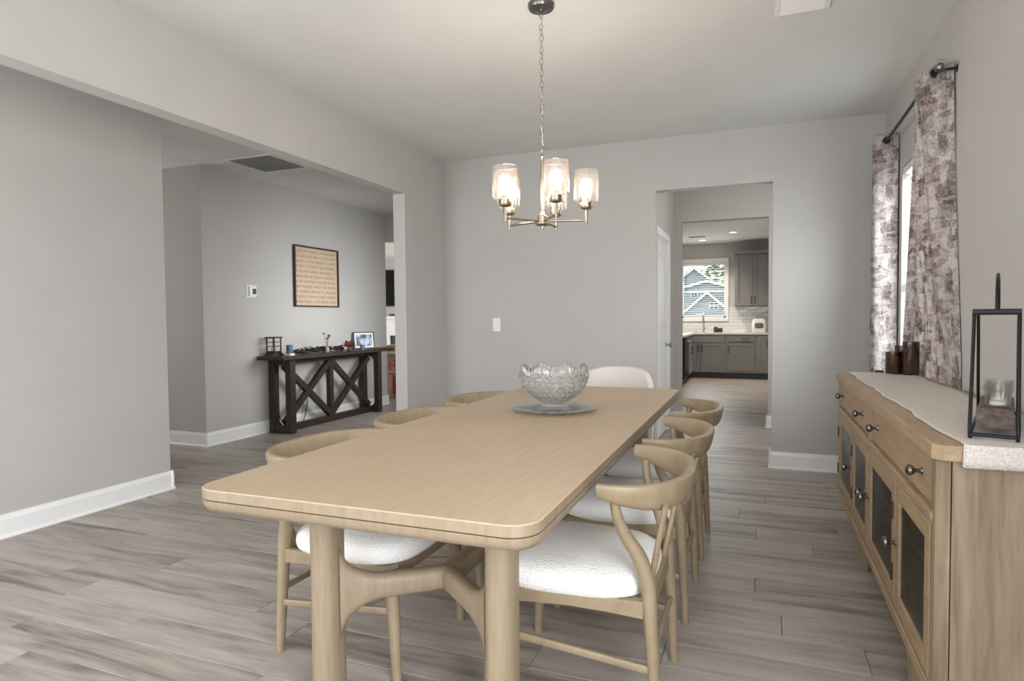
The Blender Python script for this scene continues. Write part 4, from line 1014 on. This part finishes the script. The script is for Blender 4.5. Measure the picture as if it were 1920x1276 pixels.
t = obj('wooden_leaf_dish', loft(B(), [(rrect(0.04, 0.13, 0.035), 0.0), (rrect(0.055, 0.155, 0.05), 0.008), (rrect(0.058, 0.158, 0.052), 0.012)]), mat('pale_wood_dish', (176, 142, 108), 0.6), smooth=True); t.location = (-4.75, 7.22, CT); tag(t, 'shallow pale wooden dish at the far end of the console', 'dish')
# cords behind the console and wall outlet
t = thing('wall_outlet', 'white wall outlet with a black plug behind the console table', 'outlet', (XH, 6.02, 0.42))
obj('outlet_plate', box(B(), 0.0005, 0.006, -0.035, 0.035, -0.058, 0.058), WHITEP, t, bevel=0.002)
obj('plug', box(B(), 0.0065, 0.036, -0.018, 0.018, -0.005, 0.03), BLACK, t, bevel=0.003)
o = obj('power_cord', sweep(B(), smoothpath([(-5.0, 6.02, 0.43), (-4.985, 6.03, 0.3), (-4.98, 5.99, 0.14), (-4.98, 5.90, 0.008), (-4.97, 5.70, 0.006)], 6), 0.005, n=6), BLACK, smooth=True); tag(o, 'black cord hanging from the wall plug to the floor', 'cord')
o = obj('power_cord', sweep(B(), smoothpath([(-5.008, 5.36, 0.80), (-5.0215, 5.40, 0.5), (-5.012, 5.515, 0.36), (-4.99, 5.53, 0.24), (-4.975, 5.60, 0.08), (-4.975, 5.68, 0.006)][2:], 6), 0.004, n=6), BLACK, smooth=True); tag(o, 'thin black cord inside the near end frame of the console', 'cord')

# ================================================================== KITCHEN
def shaker(name, parent, x0, x1, y_, z0, z1, m=KCAB, axis='y', f=0.06):
    b = B()
    def bx(a0, a1, c0, c1, d0, d1):
        if axis == 'y': box(b, a0, a1, y_ - d1, y_ - d0, c0, c1)
        else: box(b, y_ + d0, y_ + d1, a0, a1, c0, c1)
    if (z1 - z0) > 0.22:
        bx(x0, x1, z0, z0 + f, 0, 0.02); bx(x0, x1, z1 - f, z1, 0, 0.02); bx(x0, x0 + f, z0 + f, z1 - f, 0, 0.02); bx(x1 - f, x1, z0 + f, z1 - f, 0, 0.02); bx(x0 + f, x1 - f, z0 + f, z1 - f, 0, 0.011)
    else: bx(x0, x1, z0, z1, 0, 0.02)
    return obj(name, b, m, parent, bevel=0.0015)
def pull(parent, x, y_, z, vert=True, l=0.13, axis='y'):
    d = Vector((0, 0, 1)) if vert else (Vector((1, 0, 0)) if axis == 'y' else Vector((0, 1, 0)))
    n_ = Vector((0, -1, 0)) if axis == 'y' else Vector((1, 0, 0))
    c = Vector((x, y_, z)) if axis == 'y' else Vector((y_, x, z)); c = c + n_ * 0.019
    p = [c - d * l / 2, c - d * l / 2 + n_ * 0.03, c + d * l / 2 + n_ * 0.03, c + d * l / 2]
    b = sweep(B(), [p[1] - d * 0.01, p[2] + d * 0.01], 0.007, n=8); sweep(b, [p[0], p[1]], 0.005, n=6); sweep(b, [p[3], p[2]], 0.005, n=6)
    obj('handle', b, BLACK, parent)
KF, KB = 13.12, 13.695
def base_cab(lab, x0, x1, parts):
    t = thing('base_cabinet', lab, 'cabinet', (0, 0, 0), 0, 'grey kitchen base cabinets')
    obj('carcass', box(B(), x0, x1, KF, KB, 0.115, 0.868), KCAB, t)
    obj('toe_kick', box(B(), x0, x1, KF + 0.06, KF + 0.08, 0.0, 0.115), KTOE, t)
    for nm, a0, a1, z0, z1, hx, hz, vert in parts:
        d = shaker(nm, t, a0, a1, KF, z0, z1)
        if hx is not None: pull(d, hx, KF, hz, vert)
    return t
base_cab('grey double-door sink cabinet below the kitchen window', -1.875, -0.635, [('false_front', -1.62, -0.66, 0.715, 0.855, None, None, False), ('door', -1.62, -1.115, 0.13, 0.70, -1.145, 0.60, True), ('door', -1.105, -0.66, 0.13, 0.70, -1.072, 0.60, True)])
base_cab('grey base cabinet with one drawer over one door, right of the sink cabinet', -0.633, -0.085, [('drawer', -0.605, -0.112, 0.735, 0.842, -0.26, 0.795, False), ('door', -0.605, -0.112, 0.16, 0.705, -0.575, 0.575, True)])
base_cab('grey base cabinet with a full-height door in the kitchen corner', -0.083, 0.865, [('door', -0.04, 0.40, 0.15, 0.855, 0.118, 0.70, True)])
t = obj('countertop', box(box(B(), -1.878, 0.868, KF - 0.035, KB, 0.8685, 0.905), -1.878, -1.225, 10.9, KF - 0.035, 0.8685, 0.905), QUARTZ, bevel=0.003); tag(t, 'white L-shaped kitchen worktop under the window', 'countertop')
# left run
t = thing('base_cabinet', 'dark grey-shadowed drawer and door cabinet on the left kitchen run', 'cabinet', (0, 0, 0), 0, 'grey kitchen base cabinets')
obj('carcass', box(B(), -1.875, -1.27, 12.25, KF - 0.022, 0.115, 0.868), KCAB, t); obj('toe_kick', box(B(), -1.37, -1.35, 12.25, KF - 0.02, 0.0, 0.115), KTOE, t)
d = shaker('drawer', t, 12.27, 13.0, -1.27, 0.715, 0.855, axis='x'); pull(d, 12.62, -1.27, 0.79, False, axis='x')
d = shaker('door', t, 12.27, 12.63, -1.27, 0.13, 0.70, axis='x'); d = shaker('door', t, 12.64, 13.0, -1.27, 0.13, 0.70, axis='x'); pull(d, 12.68, -1.27, 0.58, True, axis='x')
t = thing('dishwasher', 'dark stainless dishwasher in the left kitchen run', 'dishwasher', (0, 0, 0))
STL = mat('dark_stainless', (92, 92, 94), 0.3, 0.9)
obj('body', box(B(), -1.87, -1.262, 11.62, 12.245, 0.10, 0.866), BLACK, t); obj('door', box(B(), -1.262, -1.243, 11.63, 12.235, 0.13, 0.86), STL, t, bevel=0.004)
b = sweep(B(), [(-1.205, 11.68, 0.78), (-1.205, 12.18, 0.78)], 0.009, n=8); sweep(b, [(-1.243, 11.70, 0.78), (-1.205, 11.70, 0.78)], 0.006, n=6); sweep(b, [(-1.243, 12.16, 0.78), (-1.205, 12.16, 0.78)], 0.006, n=6); obj('handle', b, CHRO, t)
obj('toe_kick', box(B(), -1.33, -1.31, 11.62, 12.245, 0, 0.10), BLACK, t)
# upper cabinet
def upper(lab, x0, x1, doors_, crown=True):
    t = thing('wall_cabinet', lab, 'cabinet', (0, 0, 0))
    obj('carcass', box(B(), x0, x1, 13.37, KB, 1.425, 2.46), KCAB, t)
    for a0, a1, hx in doors_:
        d = shaker('door', t, a0, a1, 13.37, 1.44, 2.445); pull(d, hx, 13.37, 1.555, True, 0.14)
    obj('crown', prism(B(), [(x0 - 0.005, 2.46), (x0 - 0.045, 2.52), (x1, 2.52), (x1, 2.46)], 13.315, KB, 'y'), KCAB, t)
upper('tall grey two-door wall cabinet right of the kitchen window', -0.478, 0.215, [(-0.462, -0.137, -0.165), (-0.129, 0.205, -0.098)])
# backsplash tiles, each a small tilted block
TILE = mat('white_gloss_tile', (226, 225, 222), 0.12)
b = B(); rnd = random.Random(5); z = 0.907; rw = 0
while z < 1.42:
    x = -0.6 - (0.09 if rw % 2 else 0)
    if z < 1.10: x -= 1.26
    while x < 0.86:
        x1 = x + 0.178; xa = max(x, -1.87 if z < 1.07 else -0.600)
        if x1 > xa + 0.01:
            dd = [rnd.uniform(-0.0028, 0.0028) for _ in range(4)]; g = 0.0015
            P4 = [(xa + g, z + g), (min(x1, 0.868) - g, z + g), (min(x1, 0.868) - g, z + 0.0625 - g), (xa + g, z + 0.0625 - g)]
            F = [b.verts.new((px, 13.690 + dd[k], pz)) for k, (px, pz) in enumerate(P4)]; K = [b.verts.new((px, 13.6995, pz)) for px, pz in P4]
            b.faces.new(F)
            for k in range(4): b.faces.new((F[k], K[k], K[(k + 1) % 4], F[(k + 1) % 4]))
        x += 0.18
    z += 0.065; rw += 1
bmesh.ops.recalc_face_normals(b, faces=b.faces)
t = struct('trim_2', box(B(), -1.87, 0.868, 13.6985, 13.70, 0.906, 1.07), QUARTZ)
o = obj('backsplash_tiles', b, TILE, t); o['kind'] = 'stuff'
# sink faucet
t = thing('kitchen_faucet', 'tall brushed steel gooseneck faucet in front of the kitchen window', 'faucet', (-1.085, 13.56, 0.906))
obj('body', lathe(B(), [(0.028, 0), (0.028, 0.006), (0.019, 0.012), (0.017, 0.22), (0.014, 0.24)], 20), CHRO, t, smooth=True)
pts = [(0, -0.10 + 0.10 * cos(pi * k / 14), 0.30 + 0.095 * sin(pi * k / 14)) for k in range(15)]
obj('spout', sweep(B(), [(0, 0, 0.23)] + pts + [(0, -0.20, 0.24), (0, -0.20, 0.20)], [0.012] * 16 + [0.016, 0.018], n=12), CHRO, t, smooth=True)
obj('lever', sweep(B(), [(0.015, 0, 0.075), (0.085, -0.01, 0.09)], 0.008, n=8), CHRO, t, smooth=True)
t = obj('sink_drain_cap', lathe(B(), [(0.022, 0), (0.022, 0.015), (0.012, 0.02)], 16), PEWT, smooth=True); t.location = (-1.23, 13.50, 0.9055); tag(t, 'small dark round air-gap cap on the worktop by the faucet', 'cap')
# pods and appliance
for (x, y_, r, h, lab) in ((-0.845, 13.52, 0.042, 0.115, 'dark olive ribbed canister next to the faucet, taller of the pair'), (-0.755, 13.50, 0.046, 0.092, 'dark purple squat canister next to the faucet, shorter of the pair')):
    t = obj('canister', lathe(B(), [(r * 0.9, 0), (r, 0.01), (r, h * 0.7), (r * 0.86, h * 0.92), (r * 0.4, h)], 12), mat('canister_dark', (58, 56, 50) if h > 0.1 else (52, 48, 60), 0.5)); t.location = (x, y_, 0.9055); tag(t, lab, 'canister', 'canisters by the sink')
t = thing('air_fryer', 'white countertop appliance with rounded black window on the kitchen worktop', 'appliance', (-0.02, 13.48, 0.906))
b = loft(B(), [(rrect(0.125, 0.13, 0.04), 0.0), (rrect(0.135, 0.14, 0.05), 0.02), (rrect(0.132, 0.135, 0.05), 0.2), (rrect(0.118, 0.12, 0.05), 0.255), (rrect(0.09, 0.09, 0.05), 0.27)]); obj('body', b, WHITEP, t, smooth=True)
q = rrect(0.08, 0.05, 0.04); b = prism(B(), [(x, z + 0.135) for x, z in q], -0.146, -0.13, 'y'); obj('window', b, mat('gloss_black', (16, 16, 18), 0.12), t)
# kitchen ceiling fixtures
for x, y_, lab in ((-1.07, 13.05, 'round lit recessed ceiling light nearest the kitchen window wall'), (-0.462, 12.06, 'round lit recessed ceiling light in the middle of the kitchen ceiling')):
    t = thing('recessed_light', lab, 'ceiling light', (x, y_, CZ), 0, 'recessed kitchen ceiling lights')
    obj('trim_ring', lathe(B(), [(0.085, 0.0), (0.085, -0.006), (0.060, -0.008), (0.060, -0.003)], 28, cap0=False, cap1=False), TRIM, t, smooth=True)
    obj('lens', lathe(B(), [(0.060, -0.004), (0.002, -0.0045)], 24), CANL, t)
    l = bpy.data.lights.new('can_spot', 'SPOT'); l.energy = 42; l.spot_size = R(120); l.spot_blend = 0.7; l.color = (1, 0.87, 0.74); l.shadow_soft_size = 0.05
    o = bpy.data.objects.new('can_spot', l); C.objects.link(o); o.location = (x, y_, CZ - 0.03)
t = thing('kitchen_vent', 'narrow white air vent in the kitchen ceiling above the window', 'vent', (-1.12, 12.45, CZ))
b = B()
for x0, x1, y0, y1 in ((-0.17, 0.17, -0.08, -0.06), (-0.17, 0.17, 0.06, 0.08), (-0.17, -0.15, -0.06, 0.06), (0.15, 0.17, -0.06, 0.06)): box(b, x0, x1, y0, y1, -0.007, 0)
obj('vent_frame', b, TRIM, t)
for k in range(5):
    o = obj('slat', box(B(), -0.15, 0.15, -0.010, 0.010, -0.0006, 0.0006), KTOE, t); o.location = (0, -0.048 + k * 0.024, -0.005); o.rotation_euler = (R(25), 0, 0)
# pantry ceiling light (unseen) keeps the passage warm
l = bpy.data.lights.new('pantry_light', 'POINT'); l.energy = 2; l.color = (1, 0.92, 0.84); l.shadow_soft_size = 0.08
o = bpy.data.objects.new('pantry_light', l); C.objects.link(o); o.location = (-0.05, 6.5, 2.6)

# ================================================================== LIVING ROOM GLIMPSE
t = thing('television', 'large dark wall television in the living room beyond the hall', 'television', (-8.2, 13.985, 2.03))
obj('screen', box(B(), -0.82, 0.82, -0.045, -0.04, -0.45, 0.45), mat('tv_screen', (20, 18, 18), 0.6, spec=0.1), t); obj('bezel', box(B(), -0.835, 0.835, -0.040, 0.01, -0.465, 0.465), BLACK, t, bevel=0.004)
t = thing('fireplace_mantel', 'white fireplace surround with dark opening under the television', 'fireplace', (-8.2, 13.99, 0))
b = B(); box(b, -1.0, -0.55, -0.25, 0, 0, 1.24); box(b, 0.55, 1.0, -0.25, 0, 0, 1.24); box(b, -0.55, 0.55, -0.25, 0, 0.82, 1.24); obj('surround', b, TRIM, t)
obj('shelf', box(B(), -1.08, 1.08, -0.32, 0, 1.24, 1.31), TRIM, t, bevel=0.005)
obj('firebox', box(B(), -0.54, 0.54, -0.20, -0.01, 0.02, 0.81), BLACK, t)
t = obj('soundbar', box(B(), -8.75, -7.75, 13.74, 13.84, 1.3105, 1.37), BLACK, bevel=0.005); tag(t, 'black soundbar lying on the white mantel', 'soundbar')
BEI = noisy('beige_fabric', (186, 166, 138), (196, 176, 148), 20, 0.9)
t = thing('beige_armchair', 'beige upholstered armchair in the living room behind the toy shelf', 'armchair', (-6.42, 10.2, 0), R(200))
obj('seat', loft(B(), [(rrect(0.40, 0.38, 0.06), 0.08), (rrect(0.42, 0.40, 0.08), 0.40), (rrect(0.36, 0.34, 0.08), 0.46)]), BEI, t, smooth=True)
obj('backrest', prism(B(), [(-0.40, 0.3), (0.40, 0.3), (0.40, 0.62), (0.33, 0.70), (0.15, 0.74), (-0.15, 0.74), (-0.33, 0.70), (-0.40, 0.62)], -0.48, -0.30, 'y'), BEI, t, bevel=0.03)
for s in (-1, 1): obj('arm', box(B(), s * 0.36 - 0.07 * (s < 0) - 0.0, s * 0.36 + 0.07 * (s > 0) + 0.02, -0.42, 0.36, 0.08, 0.62), BEI, t, bevel=0.03)
for sx in (-1, 1):
    for sy in (-1, 1): obj('leg', sweep(B(), [(sx * 0.33, sy * 0.32, 0), (sx * 0.33, sy * 0.32, 0.09)], [0.015, 0.022], n=10), DARKW, t)
PINE = mat('pale_toy_wood', (206, 184, 154), 0.6)
t = thing('toy_shelf', 'pale wooden toy shelf seen at the end of the hall', 'shelf', (-5.255, 8.42, 0), R(0))
SHX0, SHX1 = -0.22, 0.42
obj('side_panel', box(B(), SHX0, SHX0 + 0.045, 0, 0.30, 0, 0.72), PINE, t, bevel=0.003); obj('side_panel', box(B(), SHX1 - 0.045, SHX1, 0, 0.30, 0, 0.72), PINE, t, bevel=0.003)
for z_ in (0.40, 0.685): obj('shelf_board', box(B(), SHX0 + 0.045, SHX1 - 0.045, 0, 0.30, z_, z_ + 0.03), PINE, t, bevel=0.003)
RED = mat('red_plastic', (178, 34, 60), 0.45); PINK = mat('pink_plastic', (220, 120, 130), 0.5)
t = thing('red_toy_chair', 'small red toy armchair under the pale shelf', 'toy', (-5.295, 8.55, 0), R(212))
obj('seat', cushion_bm(0.085, 0.08, 0.08, -0.06, 0.10, 0.19), RED, t, smooth=True); obj('backrest', prism(B(), [(-0.085, 0.05), (0.085, 0.05), (0.085, 0.31), (0.05, 0.35), (-0.05, 0.35), (-0.085, 0.31)], -0.09, -0.05, 'y'), RED, t, bevel=0.012)
for sx in (-1, 1):
    for sy in (-1, 1): obj('leg', sweep(B(), [(sx * 0.06, sy * 0.045, 0), (sx * 0.06, sy * 0.045, 0.11)], [0.008, 0.012], n=8), RED, t)
t = thing('pink_toy', 'small pink round-headed toy standing on the pale toy shelf', 'toy', (-5.35, 8.475, 0.4305))
obj('body', lathe(B(), [(0.03, 0), (0.032, 0.03), (0.014, 0.07), (0.01, 0.09)], 16), PINK, t, smooth=True); obj('head', lathe(B(), [(0.012, 0.08), (0.034, 0.095), (0.042, 0.12), (0.034, 0.145), (0.01, 0.16)], 16), PINK, t, smooth=True)
t = obj('toy_bag', loft(B(), [(rrect(0.10, 0.06, 0.03), 0.0), (rrect(0.12, 0.07, 0.04), 0.06), (rrect(0.11, 0.06, 0.04), 0.18), (rrect(0.06, 0.03, 0.02), 0.235)]), mat('maroon_cloth', (84, 30, 44), 0.85), smooth=True); t.location = (-5.24, 8.62, 0.4305); tag(t, 'dark maroon soft bag standing on the pale toy shelf', 'bag')

# ================================================================== OUTSIDE THE KITCHEN WINDOW
b = box(B(), -60, 60, 14.3, 130, -0.5, -0.3); box(b, 1.2, 60, -60, 14.3, -0.5, -0.3); struct('ground_lawn', b, noisy('lawn', (88, 108, 66), (112, 128, 84), 1.2, 0.9))
SID = mat('blue_grey_siding', (132, 142, 150), 0.7); ROOF = noisy('dark_shingle', (74, 78, 80), (92, 96, 98), 8, 0.9)
GLS = mat('dark_house_glass', (40, 46, 52), 0.15)
def house(lab, x0, x1, y0, y1, ez, pz, wins, base=-0.3):
    """gable facing the camera"""
    t = thing('neighbour_house', lab, 'house', (0, 0, 0), 0, 'houses behind the kitchen window')
    xm = (x0 + x1) / 2
    obj('wall', prism(B(), [(x0, base), (x1, base), (x1, ez), (xm, pz), (x0, ez)], y0, y1, 'y'), SID, t)
    z_ = base + 0.2; b = B()
    while z_ < pz - 0.2:
        k = max(0, (z_ - ez) / (pz - ez)); xa, xb = x0 + (xm - x0) * k, x1 - (x1 - xm) * k
        box(b, xa + 0.02, xb - 0.02, y0 - 0.02, y0, z_, z_ + 0.16); z_ += 0.2
    o = obj('siding_board', b, SID, t); o['kind'] = 'stuff'
    for s in (-1, 1):
        xe = x0 - 0.3 if s < 0 else x1 + 0.3; sl = (pz - ez) / (xm - x0)
        ze = pz - sl * abs(xe - xm)
        obj('roof', prism(B(), [(xm, pz + 0.05), (xe, ze + 0.05), (xe, ze + 0.2), (xm, pz + 0.22)], y0 - 0.3, y1 + 0.3, 'y'), ROOF, t)
        obj('rake_trim', prism(B(), [(xm, pz - 0.10), (xe, ze - 0.10), (xe, ze + 0.12), (xm, pz + 0.14)], y0 - 0.36, y0 - 0.28, 'y'), TRIM, t)
    for (wx, wz, ww, wh) in wins:
        f = obj('window', box(B(), wx - ww / 2, wx + ww / 2, y0 - 0.08, y0 - 0.03, wz - wh / 2, wz + wh / 2), TRIM, t)
        for i in (0, 1):
            for j in (0, 1):
                pw_, ph_ = ww * 0.36, wh * 0.36
                cxp, czp = wx + (i - 0.5) * ww * 0.45, wz + (j - 0.5) * wh * 0.45
                obj('pane', box(B(), cxp - pw_ / 2, cxp + pw_ / 2, y0 - 0.095, y0 - 0.08, czp - ph_ / 2, czp + ph_ / 2), GLS, f)
    return t
house('blue-grey gabled house seen low through the kitchen window', -6.0, -2.4, 56, 62, 1.7, 3.25, [(-3.65, 2.15, 0.75, 0.6), (-4.8, 1.2, 0.7, 0.5)])
house('wider blue-grey gabled house behind the low one', -8.6, -1.0, 63, 72, 3.6, 4.6, [(-5.9, 3.3, 0.6, 0.5), (-5.0, 3.3, 0.6, 0.5)])
house('tall grey gabled house farther left behind the trees', -9.5, -4.2, 73, 82, 4.6, 6.6, [(-7.0, 4.0, 0.8, 0.8)])
LEAFM = noisy('tree_leaf', (74, 102, 52), (128, 148, 84), 3, 0.8); BARK = mat('bark', (86, 70, 56), 0.9)
rnd = random.Random(11)
for (x, y_, h, lab) in ((-12.5, 88, 9.0, 'green leafy tree behind the houses, left'), (-5.0, 90, 10.0, 'green leafy tree behind the houses, centre'), (2.6, 89, 8.6, 'green leafy tree behind the houses, right')):
    t = thing('leafy_tree', lab, 'tree', (x, y_, -0.3), 0, 'trees behind the houses')
    obj('trunk', sweep(B(), [(0, 0, 0), (0.1, 0, h * 0.5)], [0.3, 0.18], n=8), BARK, t)
    b = B()
    for k in range(520):
        a = rnd.uniform(0, 2 * pi); el = rnd.uniform(-0.6, 1.2); rr_ = rnd.uniform(0.6, 1.0)
        c = Vector((cos(a) * cos(el) * 3.2 * rr_, sin(a) * cos(el) * 3.0 * rr_, h * 0.62 + sin(el) * h * 0.36 * rr_))
        M_ = Matrix.Translation(c) @ Matrix.Rotation(rnd.uniform(0, 6), 4, 'Z') @ Matrix.Rotation(rnd.uniform(-1, 1), 4, 'X')
        s = rnd.uniform(0.25, 0.5); vv = [b.verts.new(M_ @ Vector(q)) for q in ((-s, 0, 0), (0, -s * 0.6, 0.1), (s, 0, 0), (0, s * 0.6, 0.1))]; b.faces.new(vv)
    o = obj('foliage', b, LEAFM, t); o['kind'] = 'stuff'
bpy.context.view_layer.update()
